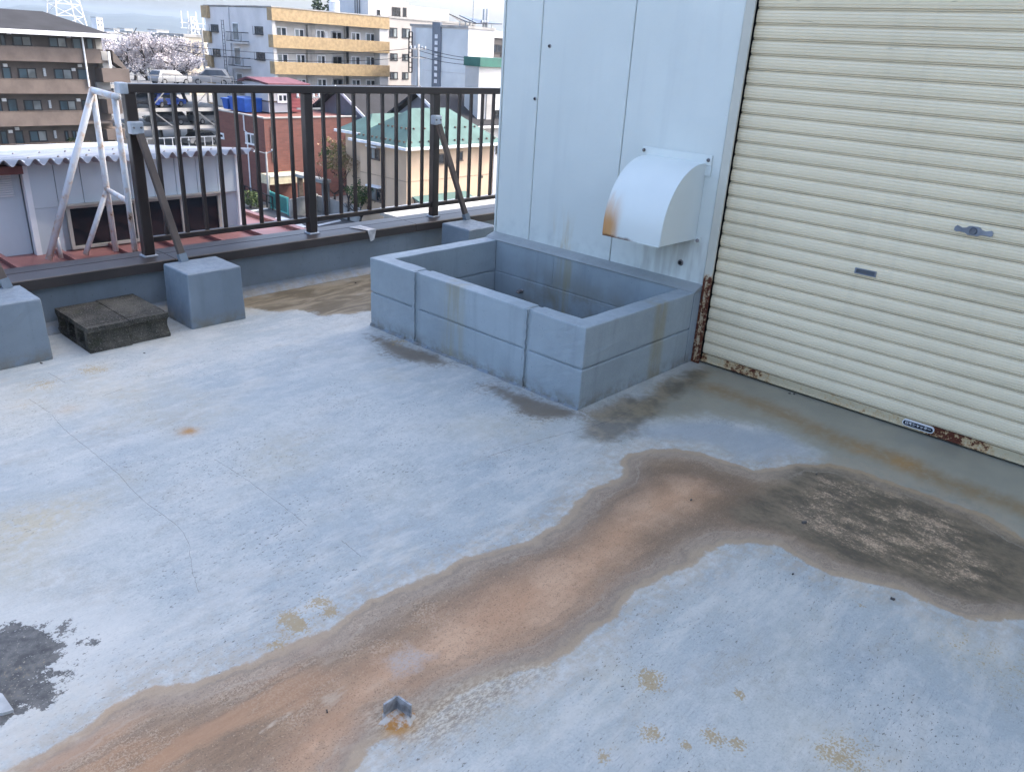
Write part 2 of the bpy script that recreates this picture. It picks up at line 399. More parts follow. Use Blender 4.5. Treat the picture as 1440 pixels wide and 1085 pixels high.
def floor_material():
    t = NT('painted_roof_floor')
    w1 = t.noise(1.1, 3, .6); w2 = t.noise(5, 5, .62); w3 = t.noise(26, 5, .68); w4 = t.noise(150, 3, .7)
    sx_ = t.noise(4.0, 5, .66, v=t.mapv((1.0, 3.6, 1)))           # drawn out along the fall of the roof
    lines = t.noise(9, 6, .72, v=t.mapv((1.0, 5.5, 1), (0, 0, R(4))))
    # bare coat: pale, chalky, finely mottled
    c = t.mix(t.step(w1, .34, .64), (.35, .40, .42), (.455, .48, .465))
    c = t.mix(t.mul(t.step(sx_, .46, .64), .50), c, (.55, .56, .535))
    c = t.mix(t.mul(t.step(w2, .50, .70), .42), c, (.335, .385, .415))
    c = t.mix(t.mul(t.step(w3, .49, .66), .34), c, (.31, .345, .35))
    c = t.mix(t.mul(t.step(w3, .47, .32), .32), c, (.57, .57, .535))
    c = t.mix(t.mul(t.step(w4, .50, .64), .36), c, (.27, .295, .30))
    c = t.mix(t.mul(t.step(w4, .44, .34), .22), c, (.62, .615, .575))
    scuff = t.mul(t.step(t.noise(2.0, 5, .7, v=t.mapv((1, 2.4, 1), (0, 0, R(12)), (5, 7, 0))), .50, .70), t.step(w3, .34, .60))
    c = t.mix(t.mul(scuff, .42), c, (.36, .325, .265))
    chalk = t.step(t.noise(1.7, 6, .76, v=t.mapv((1, 1.4, 1), (0, 0, R(-10)), (2, 9, 0))), .49, .62)
    c = t.mix(t.mul(chalk, .38), c, (.56, .56, .53))
    yel = t.mul(t.math('MAXIMUM', t.mul(t.step(t.noise(1.3, 3, v=t.mapv(loc=(4, 2, 0))), .50, .72), .6), t.attr('yel')), t.step(w3, .28, .58))
    c = t.mix(t.math('MINIMUM', t.mul(yel, .62), .7), c, (.47, .405, .265))
    # scuffs and lifted flecks
    sc1 = t.step(t.noise(22, 3, .75, v=t.mapv((1.0, 9.0, 1), (0, 0, R(33)))), .60, .66)
    sc2 = t.step(t.noise(20, 3, .75, v=t.mapv((1.0, 10.0, 1), (0, 0, R(-48)), (3, 1, 0))), .60, .66)
    dens = t.step(t.noise(2.4, 4, .7, v=t.mapv(loc=(1, 5, 0))), .39, .62)
    c = t.mix(t.mul(t.mul(t.math('MAXIMUM', sc1, sc2), t.step(w2, .36, .56)), .55), c, (.235, .255, .265))
    fm = t.mul(t.step(t.noise(62, 3, .62, v=t.mapv((1.0, 2.2, 1), (0, 0, R(-30)))), .615, .66), dens)
    c = t.mix(t.mul(fm, .85), c, (.075, .07, .062))
    whit = t.mul(t.step(t.attr('main'), -.42, -.03), t.step(t.add(sx_, t.mul(t.sub(w3, .5), .6)), .44, .66))
    c = t.mix(t.mul(whit, .45), c, (.60, .595, .55))
    # grey mud film along the shutter
    nm = t.add(t.mul(t.sub(w2, .5), .22), t.mul(t.sub(w3, .5), .07))
    film = t.step(t.add(t.attr('film'), nm), -.07, .09)
    fcol = t.mix(t.step(w2, .35, .65), (.24, .235, .185), (.30, .285, .22))
    c = t.mix(t.mul(film, .93), c, fcol)
    blue = t.step(t.add(t.attr('blue'), nm), -.05, .07)
    c = t.mix(t.mul(blue, .6), c, (.29, .335, .375))
    strk = t.mul(t.step(t.add(t.attr('streak'), t.mul(t.sub(sx_, .5), .14)), .13, .0), t.step(w3, .15, .60))
    c = t.mix(t.mul(strk, .75), c, (.235, .15, .062))
    # the long rusty run-off
    edge = t.add(t.attr('main'), t.add(t.mul(t.sub(w2, .5), .085), t.add(t.mul(t.sub(w3, .5), .032), t.mul(t.sub(w4, .5), .014))))
    mm = t.math('MINIMUM', t.step(edge, -.010, .008, 0, .86), 1.0)
    mm = t.add(mm, t.step(edge, .0, .12, 0, .14))
    rim = t.mul(t.step(edge, -.014, .004), t.step(edge, .055, .016))
    bi = t.mix(t.step(lines, .30, .70), (.19, .135, .09), (.265, .20, .14))
    bo = t.mix(t.step(lines, .30, .70), (.23, .195, .165), (.33, .29, .25))
    deep = t.step(t.add(edge, t.add(t.mul(t.sub(sx_, .5), .16), t.mul(t.sub(w2, .5), .10))), .01, .20)
    bc = t.mix(deep, bo, bi)
    bc = t.mix(t.mul(t.step(w3, .50, .62), .45), bc, (.145, .115, .085))
    dry = t.mul(t.step(w4, .46, .58), t.step(t.add(w2, t.mul(t.sub(w3, .5), .5)), .44, .60))
    bc = t.mix(t.mul(dry, .62), bc, (.45, .405, .36))
    bnd = t.step(t.add(t.attr('band'), t.add(t.mul(t.sub(w2, .5), .16), t.mul(t.sub(w3, .5), .06))), -.07, .07)
    bc = t.mix(t.mul(bnd, .60), bc, t.mix(w3, (.10, .076, .055), (.175, .132, .10)))
    ce = t.add(t.attr('core'), t.add(t.mul(t.sub(sx_, .5), .12), t.add(t.mul(t.sub(w2, .5), .12), t.mul(t.sub(w3, .5), .05))))
    cm = t.step(ce, -.09, .10)
    cc = t.mix(t.step(w2, .36, .64), (.42, .28, .19), (.50, .37, .28))
    cc = t.mix(t.mul(t.step(lines, .46, .70), .45), cc, (.34, .235, .155))
    cc = t.mix(t.mul(t.step(w3, .52, .66), .35), cc, (.30, .19, .115))
    bc = t.mix(t.mul(cm, .95), bc, cc)
    grit = t.step(t.noise(230, 2, .6), .56, .66)
    bc = t.mix(t.mul(grit, .55), bc, (.10, .075, .055))
    bc = t.mix(t.mul(t.step(w4, .40, .32), .40), bc, (.56, .47, .37))
    # paler dry breaks and redder runs at the lower left
    cor = t.attr('corner')
    br = t.mul(t.step(t.noise(4.5, 5, .66, v=t.mapv((1, 2.6, 1), (0, 0, R(-14)), (2.3, .4, 0))), .56, .66), t.step(cor, -.15, .22))
    bc = t.mix(t.mul(br, .85), bc, t.mix(w3, (.36, .345, .325), (.52, .47, .40)))
    red = t.mul(t.step(t.noise(2.4, 5, .62, v=t.mapv((1, 3.4, 1), (0, 0, R(-14)), (7, .4, 0))), .47, .64), t.step(cor, -.22, .2))
    bc = t.mix(t.mul(red, .8), bc, t.mix(lines, (.29, .175, .105), (.42, .295, .205)))
    # wet grey end of the run-off
    de = t.add(t.attr('dark'), t.add(t.mul(t.sub(w2, .5), .16), t.mul(t.sub(w3, .5), .05)))
    dm = t.step(de, -.07, .07)
    dl = t.noise(5, 6, .80, v=t.mapv((2.2, 1, 1), (0, 0, R(-5)), (1, 2, 0)))
    dc = t.mix(t.step(dl, .36, .64), (.058, .055, .045), (.17, .152, .120))
    bc = t.mix(t.mul(dm, .92), bc, dc)
    se = t.add(t.attr('sand'), t.mul(t.sub(w2, .5), .16))
    fine = t.noise(85, 4, .85, v=t.mapv((1.6, 1, 1), (0, 0, R(-5))))
    sm = t.mul(t.step(se, -.06, .06), t.step(t.add(t.mul(fine, .50), t.mul(dl, .50)), .505, .57))
    bc = t.mix(t.mul(sm, .92), bc, t.mix(t.step(w4, .35, .65), (.26, .205, .16), (.55, .475, .40)))
    bc = t.mix(t.mul(rim, .55), bc, t.mix(w3, (.24, .185, .115), (.46, .375, .25)))
    bc = t.mix(1.0, bc, (1.14, .98, .80), 'MULTIPLY')
    e2 = t.add(t.attr('main'), t.add(t.mul(t.sub(w2, .5), .13), t.mul(t.sub(w3, .5), .035)))
    for off, wd_, col_, k_ in ((.035, .012, (.15, .115, .085), .38), (.075, .007, (.44, .38, .30), .28), (.12, .012, (.15, .115, .08), .28)):
        bc = t.mix(t.mul(t.mul(t.step(t.math('ABSOLUTE', t.sub(e2, off)), wd_, wd_*.2), t.step(w2, .38, .58)), k_), bc, col_)
    c = t.mix(t.mul(mm, .97), c, bc)
    tide = t.mul(t.mul(t.step(edge, -.17, -.010), t.step(edge, .0, -.010)), t.step(w3, .36, .60))
    c = t.mix(t.mul(tide, .55), c, (.37, .31, .235))
    halo = t.step(t.add(t.attr('halo'), t.add(t.mul(t.sub(w2, .5), .13), t.mul(t.sub(w3, .5), .07))), -.08, .06)
    hc = t.mix(t.step(t.noise(48, 5, .8, v=t.mapv((1, 2.2, 1), (0, 0, R(25)))), .42, .60), (.22, .17, .12), (.60, .535, .42))
    c = t.mix(t.mul(halo, .75), c, hc)
    pale = t.mul(t.step(t.add(t.attr('pale'), t.mul(t.sub(w3, .5), .09)), -.02, .03), t.step(w4, .3, .55))
    c = t.mix(t.mul(pale, .7), c, (.40, .365, .34))
    # silt behind the planter
    ze = t.add(t.attr('silt'), t.add(t.mul(t.sub(w2, .5), .20), t.mul(t.sub(w3, .5), .06)))
    zm = t.step(ze, -.02, .03)
    zl = t.noise(2.6, 5, .6, v=t.mapv((1, 3.4, 1), (0, 0, R(-4))), dist=1.2)
    zc = t.mix(t.step(zl, .40, .60), (.13, .10, .055), (.275, .225, .15))
    zc = t.mix(t.mul(t.step(zl, .60, .66), .8), zc, (.31, .32, .31))
    c = t.mix(t.mul(zm, .95), c, zc)
    gr = t.step(t.noise(40, 5, .75), .44, .56)
    t2 = t.mul(t.step(t.add(t.attr('trail'), t.add(t.mul(t.sub(w2, .5), .22), t.mul(t.sub(w3, .5), .12))), -.06, .07), t.math('MAXIMUM', gr, t.step(t.attr('trail'), -.02, .05)))
    c = t.mix(t.mul(t2, .85), c, t.mix(w3, (.09, .066, .04), (.17, .135, .09)))
    p2 = t.step(t.add(t.attr('patch2'), t.add(t.mul(t.sub(w2, .5), .20), t.mul(t.sub(w3, .5), .08))), -.05, .06)
    pc2 = t.mix(t.step(t.noise(6, 5, .65), .42, .60), (.085, .068, .042), (.235, .18, .105))
    c = t.mix(t.mul(p2, .72), c, pc2)
    # worn black patch with a chalky surround
    pe = t.add(t.add(t.attr('patch'), .03), t.add(t.mul(t.sub(t.noise(7, 6, .82), .5), .42), t.mul(t.sub(w3, .5), .16)))
    pw = t.mul(t.step(pe, -.20, -.02), t.step(w3, .30, .50))
    c = t.mix(t.mul(pw, .40), c, (.62, .61, .565))
    pm = t.step(pe, -.006, .010)
    pc = t.mix(t.step(w3, .35, .66), (.045, .043, .04), (.135, .13, .12))
    pc = t.mix(t.step(w4, .62, .68), pc, (.40, .40, .37))
    c = t.mix(t.mul(pm, .95), c, pc)
    # spots
    rs = t.mul(t.attr('rust'), t.step(t.add(w3, t.mul(w4, .4)), .45, .8, .45, 1.15))
    c = t.mix(t.math('MINIMUM', t.mul(rs, .9), .9), c, (.40, .205, .045))
    tn = t.step(t.add(t.mul(t.attr('tan'), .25), t.add(t.mul(w4, .62), t.mul(w3, .38))), .62, .70)
    c = t.mix(t.mul(tn, .75), c, (.36, .255, .105))
    c = t.mix(1.0, c, (.985, .945, .885), 'MULTIPLY')
    # relief and sheen
    h = t.add(t.mul(w3, .6), t.mul(w4, .4))
    t.bump(h, .22, .005)
    wet = t.math('MAXIMUM', t.mul(film, .8), t.mul(t.mul(dm, mm), .8))
    ro = t.add(t.step(w2, .3, .7, .42, .60), t.sub(t.mul(mm, .12), t.mul(wet, .17)))
    return t.out(c, ro, 0, .42)
M['floor'] = floor_material()

def build_floor():
    xs = np.concatenate([np.linspace(-9, -3.3, 30)[:-1], np.arange(-3.3, 1.06, .0125), [1.08, 1.2]])
    ys = np.concatenate([np.linspace(-10, -2.7, 30)[:-1], np.arange(-2.7, 2.50, .0125), [2.505]])
    X, Y = np.meshgrid(xs, ys)
    P = np.stack([X.ravel(), Y.ravel()], 1)
    n = len(P); nx, ny = len(xs), len(ys)
    # the slab is not perfectly flat
    Z = .0025*np.sin(P[:, 0]*2.1+1)*np.cos(P[:, 1]*1.7) - .0012
    V = np.column_stack([P, Z])
    i = np.arange(ny-1)[:, None]*nx + np.arange(nx-1)[None, :]
    i = i.ravel()
    Fq = np.column_stack([i, i+1, i+1+nx, i+nx])
    m = bpy.data.meshes.new('rooftop_floor')
    m.from_pydata(V.tolist(), [], Fq.tolist())
    def put(name, a):
        at = m.attributes.new(name, 'FLOAT', 'POINT'); at.data.foreach_set('value', np.asarray(a, np.float32))
    for nm, poly in (('main', MAIN), ('core', CORE), ('band', BAND), ('dark', DARK), ('sand', SAND), ('film', FILM), ('blue', BLUE), ('silt', SILT), ('patch', PATCH), ('patch2', PATCH2), ('halo', HALO), ('pale', PALE)):
        put(nm, sdf_poly(P, pts_xy(poly)))
    put('trail', np.maximum(sdf_poly(P, pts_xy(TRAIL)), sdf_poly(P, pts_xy(TRAIL2))))
    put('streak', dist_line(P, pts_xy(STREAK)))
    for nm, sp in (('rust', SPOTS_RUST), ('tan', SPOTS_TAN), ('yel', SPOTS_YEL)):
        a = np.zeros(n)
        for u, v, rad, k in sp:
            q = pts_xy([(u, v)])[0]
            a += k*np.exp(-((P-q)**2).sum(1)/(2*(rad*.6)**2))
        put(nm, a)
    put('corner', sdf_poly(P, pts_xy([(-200, 1150), (120, 1020), (300, 960), (420, 930), (520, 945), (500, 1040), (470, 1120), (300, 1300), (-200, 1300)])))
    for p in m.polygons: p.use_smooth = True
    m.materials.append(M['floor'])
    o = bpy.data.objects.new('rooftop_floor', m); COL.objects.link(o); struct(o)
    return o
FLOOR = build_floor()
WL[FLOOR.name] = np.zeros(3)
CRK = simple('crack_dirt', (.15, .12, .10), .9, .3, 40)
for ci, cl in enumerate(CRACKS):
    P0_ = pts_xy(cl); rc = random.Random(ci); pts = []; P_ = []
    for k in range(len(P0_)-1):                       # smooth the course of the crack
        a, b, c2, d2_ = P0_[max(0, k-1)], P0_[k], P0_[k+1], P0_[min(len(P0_)-1, k+2)]
        for q in range(5):
            f = q/5; P_.append(.5*((2*b)+(c2-a)*f+(2*a-5*b+4*c2-d2_)*f*f+(3*b-a-3*c2+d2_)*f**3))
    P_.append(P0_[-1]); P_ = np.array(P_)
    for a, b in zip(P_[:-1], P_[1:]):
        nseg = max(2, int(np.hypot(*(b-a))/.02))
        for k in range(nseg):
            q = a+(b-a)*k/nseg; pts.append((q[0]+rc.uniform(-.002, .002), q[1]+rc.uniform(-.002, .002)))
    pts.append(tuple(P_[-1])); m = MB()
    wd_ = [(.0009+.0012*abs(math.sin(k*.7+ci)))*(1.0 if ci != 1 else (.2 if (k//3) % 2 else 1.2)) for k in range(len(pts))]
    for k, q in enumerate(pts):
        a = pts[max(0, k-1)]; b = pts[min(len(pts)-1, k+1)]; d = np.array([b[0]-a[0], b[1]-a[1]]); d /= np.hypot(*d)+1e-9
        nrm = np.array([-d[1], d[0]])*wd_[k]
        zf = .0025*math.sin(q[0]*2.1+1)*math.cos(q[1]*1.7)-.0012+.0006
        m.v += [(q[0]-nrm[0], q[1]-nrm[1], zf-.003), (q[0], q[1], zf), (q[0]+nrm[0], q[1]+nrm[1], zf-.003)]
    for k in range(len(pts)-1):
        m.f += [(3*k, 3*k+1, 3*k+4, 3*k+3), (3*k+1, 3*k+2, 3*k+5, 3*k+4)]
    m.build('crack', CRK, FLOOR)

# ================================================================== parapet, penthouse, shutter
par = thing('parapet_wall', 'low grey painted parapet with dark brown metal coping behind the railing', 'parapet', (.5, 2.6, 0))
B(-9, 6.5, 2.49, 2.70, -.4, .25).build('wall', M['parapet'], par)
MB().prism([(2.42, .0), (2.49, .0), (2.49, .05)], 'x', -9, .99).build('base_fillet', M['parapet'], par)
x = -3.2
for i, (a, b) in enumerate(((-9, -2.61), (-2.606, -.70), (-.696, 1.12), (1.124, 3.0), (3.004, 6.5))):
    MB().prism([(2.45, .243), (2.452, .296), (2.456, .300), (2.60, .303), (2.70, .301), (2.735, .299), (2.737, .25), (2.71, .25), (2.71, .27), (2.48, .27), (2.48, .243)], 'x', a, b).build('coping', M['coping'], par)
B(-9, 6.5, 2.6, 2.606, .3, .3045).build('coping_seam', M['brown'], par)

pent = thing('rooftop_penthouse', 'white panelled penthouse wall rising behind the concrete planter', 'penthouse', (3.8, -4, 0))
B(1.075, 6.5, -9.5, 1.52, -.02, 6.5).build('core_wall', M['wall'], pent)  # unseen upper part made taller to keep the roof and shed in shade
B(-7.5, 1.06, -9.5, -6.5, -.02, 4.0).build('added_shade_wing', M['wall'], pent)  # added out of view behind the camera, darkens faces turned towards it
B(1.065, 1.09, -2.7, .0, .0, 2.42).build('shutter_recess', M['dark'], pent)
for y0, y1 in ((1.2495, 1.531), (.6205, 1.2445), (.003, .6155)):
    B(Lx, 1.074, y0, y1, .425, 6.5).build('wall_panel', M['wall'], pent, bevel=.004, seg=1)
B(Lx+.012, 1.0735, .004, 1.529, .43, 6.49).build('joint_backing', M['alu'], pent)
B(Lx, 1.073, -2.62, -.004, 2.34, 6.5).build('wall_panel', M['wall'], pent, bevel=.004, seg=1)
B(Lx, 1.073, -9.5, -2.63, .0, 6.5).build('wall_panel', M['wall'], pent, bevel=.004, seg=1)
MB().prism([(1.0, 1.533), (6.5, 1.533), (6.5, 1.545), (1.0, 1.545)], 'z', .425, 6.5).build('wall_panel', M['wall'], pent)
# plinth the panels stand on (back wall of the planter) and its sloping mortar ledge
M['mortar'] = painted_concrete('mortar_ledge', (.30, .32, .31))
for y0, y1, z0, z1 in ((.10, .96, .2045, .40), (.964, 1.44, .2045, .40), (.10, 1.44, .0, .1985)):
    B(.925, .985, y0, y1, z0, z1).build('block', M['planter'], pent, bevel=.003, seg=1)
B(.928, 1.07, -.0, 1.545, -.0, .398).build('plinth', M['planter'], pent)
MB().prism([(.925, .401), (.945, .412), (1.004, .430), (1.03, .430), (1.03, .395), (.925, .395)], 'y', .0, 1.545).build('mortar_ledge', M['mortar'], pent)
# bolt holes and stains
def lug(y, z, r):
    m = MB(); n = 14
    m.tube([(Lx+.004, y, z), (Lx-.006, y, z)], [r, r*.8], n)
    o = m.build('anchor_hole', M['lug'], pent)
    MB().tube([(Lx-.001, y, z), (Lx-.0072, y, z)], r*.55, 10).build('hole_core', M['dark'], pent)
M['lug'] = simple('grimy_anchor', (.23, .21, .20), .8, .3, 30, 0, .5, 90)
lug(1.18, 1.548, .012); lug(1.265, 1.261, .011); lug(.154, .518, .019)

# ---- ventilation hood
hood = thing('ventilation_hood', 'white curved metal ventilation hood with a rust stain at its lower corner', 'vent hood', (.85, .27, .65))
def hood_mat():
    t = NT('white_hood_enamel')
    a = t.noise(2, 4)
    c = t.mix(t.step(a, .3, .7), (.68, .71, .66), (.74, .77, .71))
    s = t.sep(); y, z = s[1], s[2]
    n = t.noise(1, 5, .6, v=t.mapv((9, 30, 5)))
    yy = t.add(y, t.mul(t.sub(n, .5), .05))
    r = t.mul(t.step(yy, .315, .40), t.step(t.add(z, t.mul(t.sub(n, .5), .16)), .90, .72))
    r2 = t.mul(t.step(t.add(z, t.mul(t.sub(t.noise(30, 5), .5), .02)), .672, .656), t.step(t.add(y, t.mul(t.sub(t.noise(22, 4), .5), .22)), .21, .33))
    c = t.mix(t.mul(r, .92), c, t.mix(n, (.66, .34, .09), (.44, .15, .02)))
    c = t.mix(t.mul(r2, .9), c, (.11, .045, .02))
    t.bump(t.noise(5, 3), .06, .01)
    return t.out(c, .33, 0, .5)
M['hood'] = hood_mat()
prof = [(Lx-.002, 1.045)]
hd, hz0, hz1 = .345, .662, 1.045
for k in range(0, 15):
    a = math.pi/2*k/14
    prof.append((Lx-.03-(hd-.03)*math.sin(a)**1.0, hz0+.03+(hz1-hz0-.03)*math.cos(a)**.92 if k < 14 else hz0+.03))
prof.append((Lx-hd, hz0))
sh = MB(); n = len(prof); y0h, y1h = .088, .436
for y in (y0h, y1h):
    for p in prof: sh.v.append((p[0], y, p[1]))
for i in range(n-1): sh.f.append((i, i+1, n+i+1, n+i))
# inner skin
inner = [(p[0]+.006, p[1]-.006) for p in prof]
k0 = len(sh.v)
for y in (y0h+.004, y1h-.004):
    for p in inner: sh.v.append((p[0], y, p[1]))
for i in range(n-1): sh.f.append((k0+i, k0+n+i, k0+n+i+1, k0+i+1))
hs = sh.build('hood_shell', M['hood'], hood, smooth=True)
for yy in (y0h-.003, y1h-.001):
    MB().prism(prof+[(Lx-.002, hz0-.004)], 'y', yy, yy+.004).build('hood_side', M['hood'], hood)
B(Lx-.010, Lx-.003, .055, .475, 1.035, 1.085).build('top_flange', M['hood'], hood, bevel=.002, seg=1)
B(Lx-.009, Lx-.002, .052, .088, .985, 1.034).build('flange_tab', M['hood'], hood)
B(Lx-.009, Lx-.002, .055, .088, .640, .672).build('flange_tab', M['hood'], hood)
B(Lx-hd-.003, Lx-hd+.012, y0h, y1h, hz0-.006, hz0-.0005).build('bottom_lip', M['hood'], hood)
for yy, zz in ((.073, 1.062), (.462, 1.066), (.068, .655)):
    MB().tube([(Lx-.009, yy, zz), (Lx-.016, yy, zz), (Lx-.020, yy, zz)], [.010, .009, .004], 8).build('bolt', M['lug'], hood, smooth=True)

# ---- roller shutter
sx = Lx+.028
shut = thing('roller_shutter', 'cream ribbed metal roller shutter, closed, rusting along its bottom bar', 'shutter', (sx, -1.33, 0))
PIT = .0655
def slat_profile():
    pr = []
    # one slat, z 0..PIT : groove at the bottom, gently convex face with fine ribs, rolled lip on top
    pr += [(.014, .0), (.014, .0020), (.0030, .0024), (.0024, .0062), (.008, .0068), (.008, .0094), (-.0020, .0098)]
    nr = 4
    z0, z1 = .0104, PIT-.0030
    for i in range(nr):
        for dz, dx in ((.0, .0), (.60, .0), (.70, .0030), (.92, .0030)):
            f = (i+dz)/nr
            pr.append((-.0050*math.sin(math.pi*(.12+.8*f))+dx-.001, z0+(z1-z0)*f))
    pr += [(-.0035, PIT-.0026), (.0, PIT-.0006), (.014, PIT-.0002)]
    return [(sx+a, b) for a, b in pr]
sl0 = MB().prism(slat_profile()+[(sx+.016, PIT-.0002), (sx+.016, 0)], 'y', -2.64, -.046).build('slat', M['shutter'], shut)
sl0.location.z = .051
for k in range(1, 35):
    dup_part(sl0, shut, (random.uniform(-.0012, .0012), 0, k*PIT+random.uniform(-.0005, .0005)))
MB().prism([(sx-.012, .010), (sx-.012, .016), (sx-.004, .018), (sx-.004, .050), (sx+.012, .050), (sx+.012, .010)], 'y', -2.64, -.046).build('bottom_bar', M['bottom_bar'], shut)
for yy in (0.0, -2.646):
    g = MB()
    g.box(Lx-.012, sx+.02, yy-.010, yy-.002, .0, 2.34)
    g.box(Lx-.012, Lx-.006, yy-.048, yy-.010, .0, 2.34)
    g.box(Lx-.006, Lx-.0005, yy-.048, yy-.044, .0, 2.34)
    g.build('guide_rail', M['guide'], shut)
B(Lx-.0155, Lx-.0125, -.036, -.018, .012, .46).build('rust_flake_strip', rusty('flaked_rail_strip', (.5, .43, .32), .75, 40), shut)
hz = .671
M['handle'] = simple('grey_steel_handle', (.21, .23, .26), .4, .12, 10, .4)
hm = MB(); ya, yb_ = -.744, -.840
hm.box(sx-.0105, sx-.004, yb_, ya, hz+.009, hz+.013); hm.box(sx-.0105, sx-.004, yb_, ya, hz-.013, hz-.009)
hm.box(sx-.0105, sx-.004, yb_, yb_+.006, hz-.009, hz+.009); hm.box(sx-.0105, sx-.004, ya-.006, ya, hz-.009, hz+.009)
ho = hm.build('handle_frame', M['handle'], shut)
B(sx-.0065, sx-.0038, yb_+.006, ya-.006, hz-.009, hz+.009).build('handle_recess', simple('handle_recess_shade', (.08, .09, .10), .5), shut)
# lock escutcheon
lk = MB(); yc, zc = -1.179, .933
pl = [(-.073, .004), (-.066, .013), (-.056, .010), (-.045, .006), (-.030, .009), (-.022, .016), (-.010, .019), (.010, .019), (.022, .016), (.030, .009), (.045, .006), (.056, .010), (.066, .013), (.073, .004), (.073, -.008), (.064, -.013), (.050, -.010), (.030, -.012), (.018, -.019), (-.018, -.019), (-.030, -.012), (-.050, -.010), (-.064, -.013), (-.073, -.008)]
lk.prism([(yc+a, zc+b) for a, b in pl], 'x', sx-.0125, sx-.004)
lo_ = lk.build('lock_plate', M['handle'], shut)
MB().tube([(sx-.0126, yc, zc), (sx-.019, yc, zc)], [.015, .012], 14).build('lock_cylinder', simple('lock_cylinder_metal', (.13, .14, .16), .4, .2, 20, .5), shut)
# maker's plate on the bottom bar
py, pz, pw_, ph_ = -1.181, .034, .138, .031
def oval(wd, ht, n=10):
    o = []; r = ht/2
    for k in range(n+1):
        a = -math.pi/2+math.pi*k/n; o.append((wd/2-r+r*math.cos(a), r*math.sin(a)))
    for k in range(n+1):
        a = math.pi/2+math.pi*k/n; o.append((-wd/2+r+r*math.cos(a), r*math.sin(a)))
    return o
M['plate_w'] = simple('plate_white_border', (.75, .75, .74), .4, .05)
M['plate_k'] = simple('plate_black_enamel', (.012, .014, .022), .3, .1)
MB().prism([(py+a, pz+b) for a, b in oval(pw_, ph_)], 'x', sx-.0150, sx-.0045).build('name_plate', M['plate_w'], shut)
pk = MB().prism([(py+a, pz+b) for a, b in oval(pw_-.008, ph_-.008)], 'x', sx-.0162, sx-.0151).build('name_plate_field', M['plate_k'], shut)
try:
    cu = bpy.data.curves.new('lettering', 'FONT'); cu.body = '日本シャッター'; cu.size = .0165; cu.align_x = 'CENTER'; cu.align_y = 'CENTER'; cu.extrude = .0002; cu.offset = .0003
    to = bpy.data.objects.new('lettering_tmp', cu); COL.objects.link(to)
    dg = bpy.context.evaluated_depsgraph_get()
    tm = bpy.data.meshes.new_from_object(to.evaluated_get(dg))
    bpy.data.objects.remove(to)
    lt = bpy.data.objects.new('lettering', tm); COL.objects.link(lt); lt.parent = shut
    tm.materials.clear(); tm.materials.append(M['plate_w'])
    # text x -> -Y (reads left to right seen from the roof), text y -> Z
    T = Matrix(((0, 0, -1, sx-.0166), (-1, 0, 0, py), (0, 1, 0, pz+.001), (0, 0, 0, 1)))
    tm.transform(Matrix.Translation(-Vector(WL[shut.name])) @ T)
    print('lettering faces', len(tm.polygons), 'dims', lt.dimensions[:])
except Exception as ex:
    print('lettering failed', ex)

# ================================================================== concrete planter
pln = thing('concrete_planter', 'empty grey painted concrete block planter box against the white wall', 'planter', (.5, .77, 0))
T_ = .10; LY = 1.545
def roughen(o, amp, cuts, seed):
    rc = random.Random(seed); bm = bmesh.new(); bm.from_mesh(o.data)
    long_ = [e for e in bm.edges if e.calc_length() > .05]
    bmesh.ops.subdivide_edges(bm, edges=long_, cuts=cuts, use_grid_fill=True)
    bmesh.ops.triangulate(bm, faces=[f for f in bm.faces if len(f.verts) > 4])
    ph = [rc.uniform(0, 6) for _ in range(6)]
    for v in bm.verts:
        x, y, z = v.co
        k = math.sin(x*31+ph[0])*math.sin(y*23+ph[1])*math.sin(z*29+ph[2])+.6*math.sin(y*71+ph[3]+x*40)*math.sin(z*63+ph[4])
        v.co += Vector((k, k*.7, k*.6))*amp + Vector((rc.uniform(-1, 1), rc.uniform(-1, 1), rc.uniform(-1, 1)))*amp*.45
    bm.to_mesh(o.data); bm.free()
def blk(x0, x1, y0, y1, z0, z1):
    o = B(x0, x1, y0, y1, z0, z1).build('block', M['planter'], pln, bevel=.006, seg=2)
    roughen(o, .0011, 7, int(x0*991+y0*337+z0*71)); return o
C0, C1 = (0.0, .1975), (.2050, .40)
for z0, z1 in (C0, C1):
    blk(.0, T_, .362, 1.128, z0, z1)
    for q in ([(0, 0), (.926, 0), (.926, T_), (T_, T_), (T_, .328), (0, .328)], [(0, LY), (0, 1.176), (T_, 1.176), (T_, LY-T_), (.926, LY-T_), (.926, LY)]):
        o = MB().prism(q, 'z', z0, z1).build('corner_block', M['planter'], pln, bevel=.006, seg=2); roughen(o, .0011, 7, int(q[0][1]*50+z0*90))
core = MB()
core.box(.010, T_-.008, .010, LY-.010, .0, .394); core.box(T_-.012, .93, .010, T_-.009, .0, .394); core.box(T_-.01, .93, LY-T_+.009, LY-.010, .0, .394)
core.build('core_mortar', M['planter'], pln)
